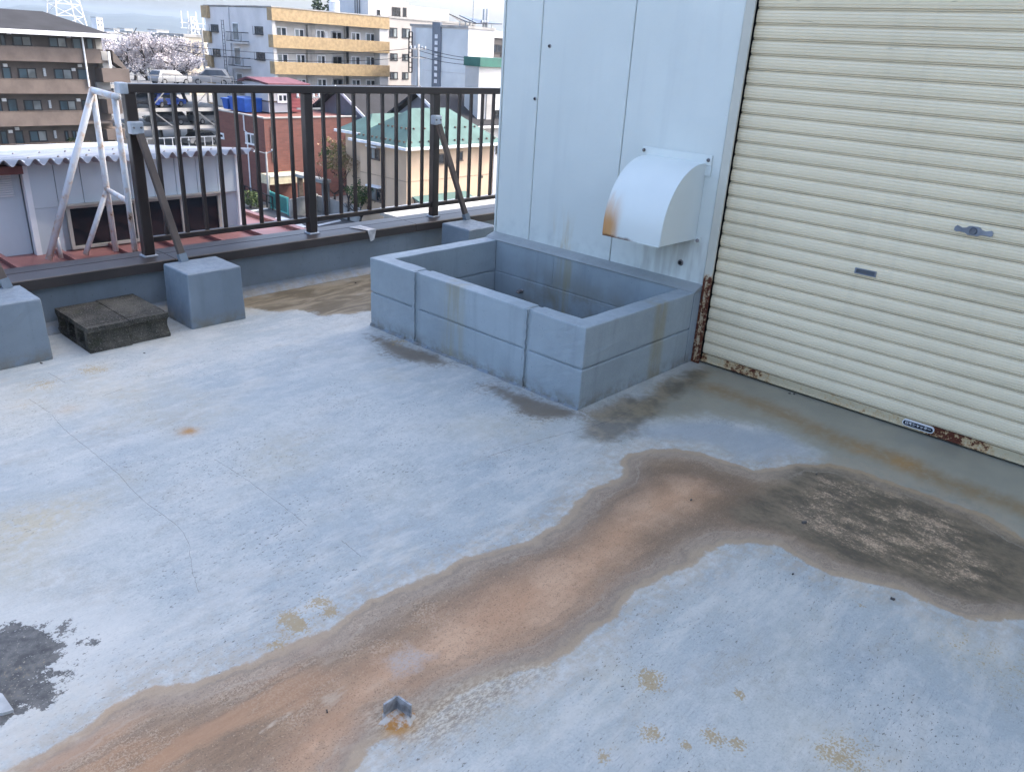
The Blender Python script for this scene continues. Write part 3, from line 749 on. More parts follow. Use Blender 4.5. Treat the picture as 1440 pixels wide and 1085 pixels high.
# rough painted joint strips
for y0, y1 in ((.329, .361), (1.129, 1.175)):
    m = MB(); N = 16
    for k in range(N):
        z0 = .002+.396*k/N; z1 = .002+.396*(k+1)/N
        j = random.uniform(-.0015, .002)
        m.box(.014, .03, y0, y0+(y1-y0)*(.62+random.uniform(-.03, .05)), z0, z1)
        m.box(-.003+j, .03, y0+(y1-y0)*.66+random.uniform(-.002, .003), y1, z0, z1)
    m.build('joint_strip', M['planter'], pln)
def basin_mat():
    t = NT('silted_planter_bottom')
    c = t.mix(t.step(t.noise(5, 6, .65), .35, .65), (.055, .05, .032), (.15, .13, .08))
    t.bump(t.noise(40, 5), .5, .006); return t.out(c, .8)
B(T_-.002, .93, T_-.002, LY-T_+.002, -.02, .035).build('basin_floor', basin_mat(), pln)
MB().tube([(.92, 1.20, .125), (.885, 1.20, .125), (.88, 1.20, .118)], .012, 10).build('drain_pipe', M['lug'], pln)
# mortar fillet at the foot
ff = MB()
for k in range(40):
    y0 = LY*k/40; y1 = LY*(k+1)/40; w_ = .012+random.uniform(-.004, .006); h_ = .008+random.uniform(-.003, .005)
    ff.hexa([(-w_, y0, -.004), (0.002, y0, -.004), (0.002, y1, -.004), (-w_, y1, -.004)], [(-.003, y0, h_), (.002, y0, h_), (.002, y1, h_), (-.003, y1, h_)])
ff.build('foot_fillet', M['pedestal'], pln)

# ================================================================== pedestals
def pedestal(x0, x1, y0, y1, h, label):
    t = 0.004
    m = MB().hexa([(x0-.008, y0-.006, -.005), (x1+.006, y0-.006, -.005), (x1+.006, y1, -.005), (x0-.008, y1, -.005)], [(x0, y0, h), (x1, y0, h), (x1, y1, h), (x0, y1, h)])
    o = m.build('concrete_pedestal', M['pedestal'], None, bevel=.012, seg=3)
    roughen(o, .0016, 6, int(x0*100))
    tag(o, label, 'pedestal', 'pedestals carrying the railing struts')
    return o
pedestal(-1.86, -1.535, 2.075, 2.36, .31, 'grey painted concrete pedestal left of the mossy cinder blocks')
pedestal(-.815, -.500, 2.075, 2.36, .31, 'grey painted concrete pedestal between the cinder blocks and the planter')
pedestal(1.278, 1.570, 2.055, 2.345, .31, 'grey painted concrete pedestal half hidden behind the planter and white wall')

# ================================================================== railing
rail = thing('metal_railing', 'dark brown metal railing with vertical bars and slanting struts on the parapet', 'railing', (.65, 2.59, .30))
FY = 2.59
B(-.835, 6.0, FY-.030, FY+.030, 1.192, 1.238).build('top_rail', M['brown'], rail, bevel=.006, seg=2)
B(-.846, -.800, FY-.034, FY+.034, 1.186, 1.243).build('rail_end_cap', M['alu'], rail, bevel=.006, seg=2)
B(-.76, 6.0, FY-.016, FY+.016, .380, .412).build('bottom_rail', M['brown'], rail, bevel=.003, seg=1)
posts = [-.790, .318, 1.414, 2.52, 3.6]
p0 = B(posts[0]-.030, posts[0]+.030, FY-.026, FY+.026, .31, 1.192).build('post', M['brown'], rail, bevel=.004, seg=1)
f0 = B(posts[0]-.040, posts[0]+.040, FY-.036, FY+.036, .301, .311).build('post_foot', M['alu'], rail, bevel=.002, seg=1)
b0 = B(-.679-.0095, -.679+.0095, FY-.010, FY+.010, .411, 1.193).build('baluster', M['brown'], rail)
for k, px in enumerate(posts):
    if k:
        dup_part(p0, rail, (px-posts[0], 0, 0)); dup_part(f0, rail, (px-posts[0], 0, 0))
    if k < 4:
        nx = posts[k+1]
        for j in range(8):
            xx = px+(nx-px)*(j+1)/9
            if k == 0 and j == 0:
                b0.location.x += xx-(-.679); base_x = xx; continue
            dup_part(b0, rail, (xx-base_x, 0, 0))
def strut(xt, xb, yb, foot=True):
    m = MB(); m.bar((xt+.012, FY-.062, 1.015), (xb, yb, .345), .036, .030, (0, 1, 0)); m.build('strut', M['strut'], rail, bevel=.002, seg=1)
    B(xt-.034, xt+.036, FY-.085, FY-.036, .985, 1.050).build('strut_bracket', M['alu'], rail, bevel=.008, seg=2)
    for dx in (-.02, .02):
        MB().tube([(xt+dx, FY-.084, 1.02), (xt+dx, FY-.091, 1.02)], .006, 8).build('bolt', M['lug'], rail)
    d = Vector((xt+.012-xb, FY-.062-yb, .67)).normalized()
    MB().bar(Vector((xb, yb, .345))-d*.042, Vector((xb, yb, .345))+d*.008, .043, .038, (0, 1, 0)).build('strut_foot', M['pedestal'], rail)
strut(-.800, -.706, 2.352)
strut(1.372, 1.522, 2.345)
r2 = thing('metal_railing', 'brown strut of a second railing section at the left edge of the photo', 'railing', (-1.9, 2.59, .30))
rail_keep = rail; rail = r2
strut(-1.745, -1.603, 2.352)
B(-1.80, -1.72, FY-.035, FY+.035, .31, 1.192).build('post', M['brown'], rail, bevel=.004, seg=1)
B(-6, -1.745, FY-.030, FY+.030, 1.193, 1.238).build('top_rail', M['brown'], rail, bevel=.006, seg=2)
B(-6, -1.80, FY-.016, FY+.016, .380, .412).build('bottom_rail', M['brown'], rail)
bb = B(-1.93, -1.911, FY-.010, FY+.010, .411, 1.194).build('baluster', M['brown'], rail)
for j in range(1, 9): dup_part(bb, rail, (-.122*j, 0, 0))
rail = rail_keep

# tape scrap on the coping
tp = MB()
q = [ony(507, 318, 2.47), ony(531, 316, 2.60)]
c0 = onz(505, 319, .306); c1 = onz(520, 326, .306)
tp.hexa([(c0[0]-.02, 2.452, .3035), (c0[0]+.055, 2.452, .3035), (c0[0]+.035, 2.60, .3065), (c0[0]-.07, 2.59, .3065)], [(c0[0]-.02, 2.452, .3055), (c0[0]+.055, 2.452, .3055), (c0[0]+.035, 2.60, .3085), (c0[0]-.07, 2.59, .3085)])
tp.hexa([(c0[0]+.005, 2.444, .225), (c0[0]+.035, 2.444, .235), (c0[0]+.035, 2.4475, .235), (c0[0]+.005, 2.4475, .225)], [(c0[0]-.02, 2.4445, .3055), (c0[0]+.055, 2.4445, .3055), (c0[0]+.055, 2.4515, .3055), (c0[0]-.02, 2.4515, .3055)])
tag(tp.build('tape_scrap', simple('dirty_white_tape', (.50, .48, .46), .6, .15, 20)), 'torn strip of whitish tape folded over the brown parapet coping', 'tape')

# ================================================================== cinder blocks
def cinder_block(x0, x1, y0, y1, label):
    """hollow block lying on its face: three cores run along X, grooved ends"""
    h = .132; y = y0; D = y1-y0; mid = .015
    root = thing('cinder_block', label, 'cinder block', ((x0+x1)/2, (y0+y1)/2, 0), 'cinder blocks beside the parapet')
    m = MB()
    # profile in (y,z) with scooped ends; three hollows cut as separate ring: shells and webs
    t = .026
    def scoop(zz):   # how far the end face is pulled in at height zz
        f = (zz-.02)/(h-.045); f = min(1, max(0, f))
        return .028*math.sin(math.pi*min(1, max(0, f)))**.6 if 0 < f < 1 else 0
    zs = [0, .018, .022, .035, .055, .075, .092, .104, .108, h]
    # near and far webs with scooped outside
    for side in (0, 1):
        prof = []
        for zz in zs:
            s_ = scoop(zz); prof.append(((y0+s_) if side == 0 else (y1-s_), zz))
        innr = y0+.05 if side == 0 else y1-.05
        prof += [(innr, h-.002), (innr, .002)]
        m.prism(prof, 'x', x0, x1)
    m.box(x0, x1, y0+.048, y1-.048, 0, t); m.box(x0, x1, y0+.048, y1-.048, h-t, h)
    for f in (.36, .64):
        yc_ = y0+D*f; m.box(x0, x1, yc_-.016, yc_+.016, t-.001, h-t+.001)
    o = m.build('block_body', M['cinder'], root)
    # rough, slightly worn edges
    bm = bmesh.new(); bm.from_mesh(o.data)
    bmesh.ops.subdivide_edges(bm, edges=bm.edges[:], cuts=3, use_grid_fill=True)
    for v in bm.verts:
        v.co += Vector((random.uniform(-1, 1), random.uniform(-1, 1), random.uniform(-1, 1)))*.0012
    bm.to_mesh(o.data); bm.free()
    return root
cinder_block(-1.372, -1.163, 2.030, 2.455, 'dark mossy hollow cinder block on the floor, the left of two side by side')
cinder_block(-1.158, -.955, 2.042, 2.470, 'dark mossy hollow cinder block on the floor, the right of two side by side')

# ================================================================== steel angle stub in the floor
ab = MB()
L0 = onz(541, 1010)[:2]; Ap = onz(558.5, 998)[:2]; R0 = onz(577, 1011)[:2]
def plate(a, b, t, h):
    a = Vector((a[0], a[1])); b = Vector((b[0], b[1])); d = (b-a).normalized(); nrm = Vector((d.y, -d.x))*t
    if nrm.dot(Vector((CAM[0], CAM[1]))-a) > 0: nrm = -nrm
    q = [a, b, b+nrm, a+nrm]
    ab.hexa([(p.x, p.y, -.01) for p in q], [(p.x, p.y, h) for p in q])
plate(L0, Ap, .005, .045); plate(R0, Ap, .005, .045)
tag(ab.build('steel_angle_stub', simple('grey_painted_angle', (.30, .31, .32), .5, .25, 40, .2, .3, 120)), 'short grey steel angle standing up out of the stained floor', 'steel angle')
am = MB(); rr = random.Random(3)
cen = (L0+R0+Ap)/3
ring = []
for k in range(22):
    a = 2*math.pi*k/22; r_ = .040*(1+rr.uniform(-.22, .25)); ring.append((cen[0]+r_*math.cos(a)*1.05, cen[1]+r_*math.sin(a)))
b_ = len(am.v)
am.v += [(p[0], p[1], -.001) for p in ring] + [(cen[0]+(p[0]-cen[0])*.72, cen[1]+(p[1]-cen[1])*.72, .007+rr.uniform(-.003, .002)) for p in ring]
am.f += [(k, (k+1) % 22, 22+(k+1) % 22, 22+k) for k in range(22)] + [tuple(range(22, 44))]
def collar_mat():
    t = NT('rust_stained_mortar')
    n = t.noise(32, 5, .7)
    c = t.mix(t.step(n, .4, .6), (.40, .19, .05), (.50, .46, .40))
    t.bump(t.noise(60, 5, .7), .9, .008); return t.out(c, .8)
tag(am.build('mortar_collar', collar_mat()), 'rust stained mortar collar around the foot of the steel angle', 'mortar')

# pale chip of broken coating at the left
q = [onz(u, v)[:2] for u, v in ((-20, 972), (4, 978), (20, 1001), (4, 1006), (-20, 1004))]
ch = MB(); n5 = len(q)
ch.v = [(a[0], a[1], -.002) for a in q]+[(a[0], a[1], .009) for a in q]
ch.f = [tuple(range(n5)), tuple(range(2*n5-1, n5-1, -1))]+[(i, (i+1) % n5, n5+(i+1) % n5, n5+i) for i in range(n5)]
tag(ch.build('coating_chip', simple('pale_coating_chip', (.48, .48, .46), .7, .12, 20, 0, .3, 80)), 'pale grey chip of lifted coating beside the black worn patch', 'chip')
# loose debris
db = MB()
for u, v, s_ in ((1131, 735, .010), (1255, 842, .007), (972, 703, .005), (1115, 807, .004), (1110, 553, .006), (1117, 554, .005), (203, 497, .005), (58, 511, .008), (500, 398, .006), (1290, 570, .004), (1148, 667, .004), (460, 1000, .004)):
    p = onz(u, v); a = random.uniform(0, 3); h_ = s_*.5
    e1 = np.array([math.cos(a), math.sin(a)])*s_; e2 = np.array([-math.sin(a), math.cos(a)])*s_*.45
    q = [p[:2]-e1-e2, p[:2]+e1-e2*.6, p[:2]+e1*.8+e2, p[:2]-e1*.7+e2]
    db.hexa([(k[0], k[1], -.001) for k in q], [(k[0]*1, k[1], h_+.002) for k in q])
o = db.build('debris_bits', simple('grit', (.10, .09, .08), .8, .3, 50)); o['kind'] = 'stuff'; o['label'] = 'tiny dark bits of grit lying on the floor'; o['category'] = 'debris'

# ================================================================== neighbouring shed and its red metal roof
ZG = -10.0
WHT = simple('white_render', (.50, .49, .47), .7, .06, .4, 0, 0, 60, .3, .12)
GRYW = simple('grey_render', (.60, .59, .58), .7, .05, .4, 0, 0, 60, .3, .12)
nb = thing('metal_roofed_annex', 'low annex with brick red standing seam metal roof just beyond the parapet', 'annex', (-2.5, 4.6, ZG))
B(-7.0, .86, 2.76, 7.5, ZG, .07).build('wall', M['shed_wall'], nb)
rr0 = B(-7.0, .88, 2.745, 6.5, .075, .10).build('roof_sheet', M['redroof'], nb)
sm0 = B(-6.95, -6.92, 2.75, 6.4, .10, .128).build('roof_seam', M['redroof'], nb)
for k in range(1, 25):
    xx = -6.95+.335*k
    if xx < .86: dup_part(sm0, nb, (.335*k, 0, 0))
shed = thing('corrugated_roof_shed', 'pale panelled rooftop shed with a wavy white corrugated roof and dark windows', 'shed', (-.3, 4.9, .1))
SY = 3.76; SX0, SX1 = -1.03, .455
pan = []
edges_ = np.linspace(SX0+.02, SX1-.02, 10)
for a, b in zip(edges_[:-1], edges_[1:]):
    lo, hi = a+.002, b-.002
    for z0, z1 in ((.40, .70),):
        B(lo, hi, SY-.012, SY+.02, z0, z1).build('wall_panel', M['shed_wall'], shed)
    if b < -.80 or a > .28: B(lo, hi, SY-.012, SY+.02, .10, .398).build('wall_panel', M['shed_wall'], shed)
B(SX0+.01, SX1-.01, SY+.02, SY+2.2, .10, .52).build('wall_core', M['shed_wall'], shed)
B(SX0-.004, SX0+.03, SY-.02, SY+.03, .10, .70).build('corner_trim', M['frame_white'], shed)
B(SX1-.03, SX1+.004, SY-.02, SY+.03, .10, .70).build('corner_trim', M['frame_white'], shed)
B(SX0-1.6, SX0-.005, SY+.05, SY+2.2, .10, .66).build('side_wall', M['shed_wall'], shed)
vt = MB()
for k in range(11): vt.box(SX0-.155, SX0-.055, SY+.036, SY+.049, .48+.014*k, .489+.014*k)
vt.build('vent_louvre', M['frame_white'], shed)
ALU2 = simple('window_aluminium', (.42, .40, .36), .4, .1, 5, .2)
wx0, wx1, wz0, wz1 = -.815, .275, .13, .40
fr = MB()
fr.box(wx0, wx1, SY-.03, SY, wz1-.018, wz1); fr.box(wx0, wx1, SY-.03, SY, wz0-.02, wz0)
for a in (wx0, -.37, -.035, wx1-.02): fr.box(a, a+.022, SY-.026, SY, wz0, wz1-.018)
wf = fr.build('window_frame', ALU2, shed)
for a, b in ((wx0+.022, -.37), (-.348, -.035), (-.013, wx1-.02)):
    B(a, b, SY-.012, SY+.012, wz0, wz1-.018).build('pane', M['glass_dark'], wf)
B(wx0-.04, wx1+.03, SY-.045, SY-.012, wz1, wz1+.012).build('window_hood', ALU2, shed)
# corrugated sheets, dipping away from the roof
cp = .0875; amp = .021
def corr_sheet(x0, x1, y0, y1, z0, k, name):
    n = int((x1-x0)/cp*10); m = MB()
    for s_ in (0, 1):
        for yy in (y0, y1):
            for i in range(n+1):
                xx = x0+(x1-x0)*i/n
                m.v.append((xx, yy, z0-k*(yy-y0)+amp*math.cos(2*math.pi*(xx+1.158)/cp)-s_*.004))
    N = n+1
    for i in range(n):
        m.f.append((i, i+1, N+i+1, N+i)); m.f.append((2*N+i, 3*N+i, 3*N+i+1, 2*N+i+1)); m.f.append((i, 2*N+i, 2*N+i+1, i+1))
    return m.build(name, M['tin'], shed, smooth=True)
for a, b, dz in ((-3.2, -2.36, .002), (-2.40, -1.62, .0), (-1.66, -.88, .002), (-.92, -.14, .0), (-.18, .525, .002)):
    corr_sheet(a, b, 3.62, 6.0, .708+dz, .1, 'roof_sheet')
bo = MB().tube([(-1.158, 3.74, .706), (-1.158, 3.74, .722), (-1.158, 3.74, .726)], [.008, .008, .003], 6).build('roof_bolt', M['lug'], shed)
for k in range(1, 10): dup_part(bo, shed, (cp*2*k, 0, 0))
for k in range(10): dup_part(bo, shed, (cp*2*k, .9, -.09))
B(SX0-1.7, SX0-.02, SY-.10, SY-.02, .635, .685).build('fascia_board', simple('dark_red_fascia', (.10, .035, .03), .6), shed)

# white pipe ladder head
lad = thing('pipe_ladder_frame', 'white tubular steel ladder head with peeling paint and rust, beyond the parapet', 'ladder', (-.7, 3.2, .1))
A_ = np.array([-.634, 3.48, 1.142]); B_ = np.array([-.70, 3.0, 1.142])
LR = .0195
def pz(a, z): return (a[0], a[1], z)
ltop = ony(66, 374, A_[1]); lm = ony(78, 326, A_[1]); dl = (ltop-A_)
foot1 = A_+dl*((.13-A_[2])/dl[2])
MB().tube([foot1, A_], LR*1.08, 12).build('leg', M['whitepipe'], lad, smooth=True)
MB().tube([pz(A_, .13), pz(A_, 1.15)], LR*.95, 12).build('leg', M['whitepipe'], lad, smooth=True)
MB().tube([pz(B_, .13), pz(B_, 1.14)], LR*.92, 12).build('leg', M['whitepipe'], lad, smooth=True)
d_ = (B_-A_)/np.linalg.norm(B_-A_)
MB().tube([A_-d_*.005, B_+d_*.05], LR, 12).build('rung', M['whitepipe'], lad, smooth=True)
zc_ = ony(153, 266, A_[1])[2]
MB().tube([pz(A_, zc_), pz(B_, zc_)], LR*.85, 12).build('rung', M['whitepipe'], lad, smooth=True)
bt = ony(117, 368, A_[1]); db_ = bt-np.array(pz(A_, zc_)); f1 = np.array(pz(A_, zc_))+db_*((.13-zc_)/db_[2])
MB().tube([pz(A_, zc_), f1], LR*.85, 12).build('brace', M['whitepipe'], lad, smooth=True)
l2 = ony(88, 371, A_[1]); d2 = l2-lm; f2 = lm+d2*((.13-lm[2])/d2[2])
MB().tube([lm, f2], LR*.7, 12).build('brace', M['whitepipe'], lad, smooth=True)

# ================================================================== ground, road, far land
def ground_mat():
    t = NT('town_ground')
    c = t.mix(t.step(t.noise(.05, 6), .35, .65), (.10, .10, .095), (.17, .165, .155))
    c = t.mix(t.mul(t.step(t.noise(.012, 5), .5, .62), .6), c, (.06, .08, .04))
    return t.out(c, .9)
g = MB(); g.v = [(-3500, -3500, ZG), (3500, -3500, ZG), (3500, 3500, ZG), (-3500, 3500, ZG)]; g.f = [(0, 1, 2, 3)]
struct(g.build('ground', ground_mat()))
def strip(name, pts, z, mat):
    m = MB(); m.v = [(p[0], p[1], z) for p in pts]; m.f = [tuple(range(len(pts)))]
    return m.build(name, mat)
ASPH = simple('asphalt', (.075, .075, .075), .85, .15, .6, 0, .2, 30)
rd = [onz(u, v, ZG) for u, v in ((330, 262), (470, 330), (640, 420), (200, 420), (300, 330))]
struct(strip('road', [onz(u, v, ZG) for u, v in ((342, 292), (372, 286), (430, 305), (520, 300), (560, 330), (470, 360), (330, 380))], ZG+.006, ASPH))
RW = simple('road_marking_paint', (.72, .72, .70), .7, .12, 2)
CONC = simple('pale_concrete', (.33, .32, .30), .8, .12, .8, 0, .1, 30)
for pl_ in (((372, 312), (395, 304), (410, 309), (385, 318)), ((345, 297), (377, 292), (377, 294), (345, 299.5)), ((446, 316), (478, 309), (480, 311), (448, 318)), ((402, 318), (424, 315), (431, 319), (412, 323))):
    o = strip('road_marking', [onz(u, v, ZG) for u, v in pl_], ZG+.011, RW); struct(o)
def hills_():
    m = MB(); n = 90; rr = random.Random(5)
    row = []
    for i in range(n+1):
        u = -900+i*26
        d = ray(u, 40); d = np.array([d[0], d[1]]); d /= np.hypot(*d)
        h = 30+9*math.sin(i*.33+1)+6*math.sin(i*.9)+3*math.sin(i*2.3)+rr.uniform(-1, 1) - max(0, (u-100)*.012)
        row.append((d, h))
    for d, h in row: m.v.append((CAM[0]+d[0]*1900, CAM[1]+d[1]*1900, ZG-2))
    for d, h in row: m.v.append((CAM[0]+d[0]*2400, CAM[1]+d[1]*2400, h*.72))
    for d, h in row: m.v.append((CAM[0]+d[0]*2700, CAM[1]+d[1]*2700, h))
    for d, h in row: m.v.append((CAM[0]+d[0]*3100, CAM[1]+d[1]*3100, ZG-2))
    N = n+1
    for r_ in range(3):
        for i in range(n): m.f.append((r_*N+i, r_*N+i+1, (r_+1)*N+i+1, (r_+1)*N+i))
    return m.build('hills', simple('wooded_hills', (.022, .030, .026), .9, .25, .01), None, smooth=True)
struct(hills_())

# ================================================================== building helpers
def rx(y, u0, v0, u1, v1):
    a = ony(u0, v0, y); b = ony(u1, v1, y)
    return min(a[0], b[0]), max(a[0], b[0]), min(a[2], b[2]), max(a[2], b[2])
def ry(x, u0, v0, u1, v1):
    a = onx(u0, v0, x); b = onx(u1, v1, x)
    return min(a[1], b[1]), max(a[1], b[1]), min(a[2], b[2]), max(a[2], b[2])
def window(par_, ax, pl_, a0, a1, z0, z1, fm='frame_dark', gm='glass_dark', panes=2, t=.07, name='window', gm2=None):
    m = MB()
    def bx_(p0, p1, q0, q1, r0, r1):
        if ax == 'x': m.box(q0, q1, p0, p1, r0, r1)
        else: m.box(p0, p1, q0, q1, r0, r1)
    bx_(pl_-.06, pl_+.02, a0, a1, z1-t, z1); bx_(pl_-.08, pl_+.02, a0-.03, a1+.03, z0-.02, z0+t)
    xs = np.linspace(a0, a1-t, panes+1)
    for q in xs: bx_(pl_-.055, pl_+.02, q, q+t, z0+t, z1-t)
    f = m.build(name, M[fm], par_)
    for i, (q0, q1) in enumerate(zip(xs[:-1], xs[1:])):
        mm = MB()
        if ax == 'x': mm.box(q0+t, q1, pl_-.025, pl_+.015, z0+t, z1-t)
        else: mm.box(pl_-.025, pl_+.015, q0+t, q1, z0+t, z1-t)
        mm.build('pane', M[gm2 if (gm2 and i % 2) else gm], f)
    return f
def Z1(a, b): return a/4, b/4
def Z2(a, b): return 240+a/5.538, b/5.538
def Z3(a, b): return 460+a/5.538, b/5.538
def Z6(a, b): return 290+a/5.167, 120+b/5.167
def Z7(a, b): return 450+a/4.72, 120+b/4.72
def zrect(Z, y, r, ax='x'):
    u0, v0 = Z(r[0], r[1]); u1, v1 = Z(r[2], r[3])
    return rx(y, u0, v0, u1, v1) if ax == 'x' else ry(y, u0, v0, u1, v1)

# ---- brown apartment block
BRN = simple('brown_tile_cladding', (.125, .098, .083), .7, .10, .8, 0, .1, 8, .3, .15)
BRN2 = simple('brown_recess_wall', (.11, .09, .078), .75, .10, .8)
ROOFK = simple('dark_slate_roofing', (.019, .019, .022), .95, .15, .6, 0, .3, 4)
c = hp(152, 60, 84); xA, yA = c[0], c[1]
apt = thing('brown_apartment_block', 'four storey brown apartment block with open corridors and dark hipped roof', 'apartment block', (xA-8, yA+5, ZG))
xL = xA-24
zz = lambda v: ony(60, v, yA)[2]
bands = [(zz(67), zz(87)), (zz(112), zz(132)), (zz(157), zz(177)), (zz(202), zz(221))]
zE = zz(44)
B(xL, xA, yA+1.4, yA+11, ZG, zE).build('wall', BRN2, apt)
for i, (zt, zb) in enumerate(bands):
    xe = ony(142, 80, yA)[0] if i == 0 else (ony(128, 120, yA)[0] if i == 1 else ony(122, 165, yA)[0])
    B(xL, xe, yA, yA+.15, zb, zt).build('corridor_parapet', BRN, apt)
    B(xL, xA-.02, yA+.16, yA+1.42, zb+.05, zb+.25).build('corridor_slab', BRN2, apt)
    B(xL, xe, yA-.02, yA+.17, zt, zt+.05).build('parapet_cap', M['strut'], apt)
W1 = [((65, 200, 180, 262), 'w'), ((268, 207, 378, 270), 'w'), ((-120, 200, -20, 258), 'w'), ((-8, 192, 36, 260), 'd'), ((400, 212, 462, 276), 'd'), ((480, 214, 528, 279), 'd'), ((532, 220, 574, 280), 'p'),
      ((97, 382, 210, 445), 'w'), ((300, 386, 410, 449), 'w'), ((5, 376, 70, 447), 'd'), ((430, 386, 500, 452), 'd'),
      ((130, 562, 240, 622), 'w'), ((330, 565, 432, 622), 'w'), ((35, 556, 105, 630), 'd'), ((-20, 556, 18, 628), 'd'), ((455, 562, 500, 630), 'd'),
      ((160, 735, 270, 795), 'w'), ((75, 735, 140, 808), 'd'), ((-5, 735, 50, 806), 'd'), ((360, 735, 392, 800), 'd'), ((402, 735, 450, 785), 'w')]
for r_, k in W1:
    a0, a1, z0, z1 = zrect(Z1, yA+1.4, r_)
    if k == 'w': window(apt, 'x', yA+1.4, a0, a1, z0, z1, 'frame_dark', 'glass_teal', 2, .09, gm2='glass_curt')
    elif k == 'd': window(apt, 'x', yA+1.4, a0, a1, z0-.1, z1, 'frame_dark', 'glass_teal', 1, .10, 'door')
    else: B(a0, a1, yA+1.34, yA+1.42, z0, z1).build('door', CONC, apt)
for a, b in ((48, 186), (385, 205), (28, 368), (412, 392), (448, 370), (22, 562), (440, 563), (58, 740), (95, 724)):
    p = ony(a/4, b/4, yA+1.35); B(p[0]-.16, p[0]+.16, yA+1.25, yA+1.4, p[2]-.12, p[2]+.12).build('corridor_lamp', M['frame_white'], apt)
for a, b in ((250, 405), (280, 585), (310, 755)):
    p = ony(a/4, b/4, yA+1.35); B(p[0]-.1, p[0]+.1, yA+1.3, yA+1.4, p[2]-.35, p[2]+.3).build('meter_box', M['alu'], apt)
# hipped roof
ex0, ex1, ey0, ey1 = xL-.7, ony(160, 46, yA-.7)[0], yA-.7, yA+11.7
yr = yA+5.5; rz = ony(50, 15.5, yr)[2]; rxe = ony(60, 16, yr)[0]
rf = MB(); rf.v = [(ex0, ey0, zE), (ex1, ey0, zE), (ex1, ey1, zE), (ex0, ey1, zE), (ex0+6, yr, rz), (rxe, yr, rz)]
rf.f = [(0, 1, 5, 4), (1, 2, 5), (2, 3, 4, 5), (3, 0, 4), (3, 2, 1, 0)]
ro_ = rf.build('roof', ROOFK, apt)
B(ex0, ex1+.05, ey0-.12, ey0+.02, zE-.28, zE+.06).build('gutter', M['frame_white'], ro_)
B(ex1-.05, ex1+.1, ey0, ey1, zE-.28, zE+.04).build('gutter', M['frame_white'], ro_)
B(ex0+.1, ex1-.1, ey0+.05, yA+1.5, zE-.16, zE-.02).build('soffit', BRN2, ro_)
pa, pb = ony(115, 50, yA-.1), ony(126, 122, yA-.1)
MB().tube([pa, (pa[0], yA-.1, pb[2])], .075, 8).build('drain_pipe', M['frame_white'], apt)
# stair tower pieces to the right
for r_ in ((572, 385, 735, 466), (600, 562, 692, 640), (600, 730, 708, 785)):
    a0, a1, z0, z1 = zrect(Z1, yA-.2, r_); B(a0, a1, yA-.2, yA+2.5, z0, z1).build('stair_parapet', BRN, apt)
a0, a1, z0, z1 = zrect(Z1, yA+.3, (568, 290, 630, 385)); B(a0, a1, yA+.3, yA+2, z0, z1).build('stair_pier', CONC, apt)
m = MB(); fa = ony(630/4, 283/4, yA+.2); fb = ony(712/4, 383/4, yA+.2)
m.hexa([(fa[0], yA+.2, fa[2]-1.0), (fb[0], yA+.2, fb[2]-.3), (fb[0], yA+1.6, fb[2]-.3), (fa[0], yA+1.6, fa[2]-1.0)], [(fa[0], yA+.2, fa[2]), (fb[0], yA+.2, fb[2]), (fb[0], yA+1.6, fb[2]), (fa[0], yA+1.6, fa[2])])
m.build('stair_flight', BRN2, apt)
a0, a1, z0, z1 = zrect(Z1, yA+.3, (560, 466, 650, 560)); B(a0, a1, yA+1.0, yA+2.2, z0, z1).build('stair_wall', CONC, apt)
for r_ in ((655, 665, 682, 730), (603, 290, 628, 384)):
    a0, a1, z0, z1 = zrect(Z1, yA, r_); B(a0, a1, yA-.1, yA+.1, z0, z1).build('stair_light_panel', M['frame_white'], apt)

# ---- white and yellow apartment block
YEL = simple('ochre_tile_band', (.37, .265, .14), .65, .10, 2.5, 0, .1, 6, .3, .15)
c = hp(385, 60, 98); xB, yB = c[0], c[1]
yel = thing('yellow_banded_apartment_block', 'white apartment block with ochre yellow balcony bands and a grey side wall', 'apartment block', (xB+8, yB+7, ZG))
xR = ony(547, 60, yB)[0]; yFar = onx(291, 50, xB)[1]
zB = lambda v: ony(385, v, yB)[2]
zTop = zB(10.5)
B(xB+.05, xR, yB+1.3, yFar, ZG, zTop-.05).build('wall', WHT, yel)
B(xB, xB+.05, yB+.25, yFar, ZG, zTop-.1).build('side_wall', GRYW, yel)
B(ony(535, 60, yB)[0], xR, yB+.15, yB+1.31, ZG, zTop-.2).build('end_wall', WHT, yel)
B(xB+.04, xB+.45, yB+.2, yB+1.31, ZG, zTop-.2).build('end_wall', WHT, yel)
dz_ = zB(10.5)-zB(49.6)
for k in range(5):
    zt = zB(10.5)-dz_*k*.985; zb = zt-(zB(10.5)-zB(29))
    B(xB-.05, xR+.1, yB, yB+.2, zb, zt).build('balcony_band', YEL, yel)
    B(xB-.048, xB+.15, yB+.2, yB+1.0, zb, zt).build('band_return', YEL, yel)
    B(xB+.01, xR, yB+.21, yB+1.31, zb-.02, zb+.15).build('balcony_slab', WHT, yel)
    B(xB-.35, xB-.005, yFar-1.2, yFar+.3, zb, zt).build('band_return', YEL, yel)
B(xB-.1, xR+.1, yB-.05, yFar+.2, zTop, zTop+.12).build('roof_slab', CONC, yel)
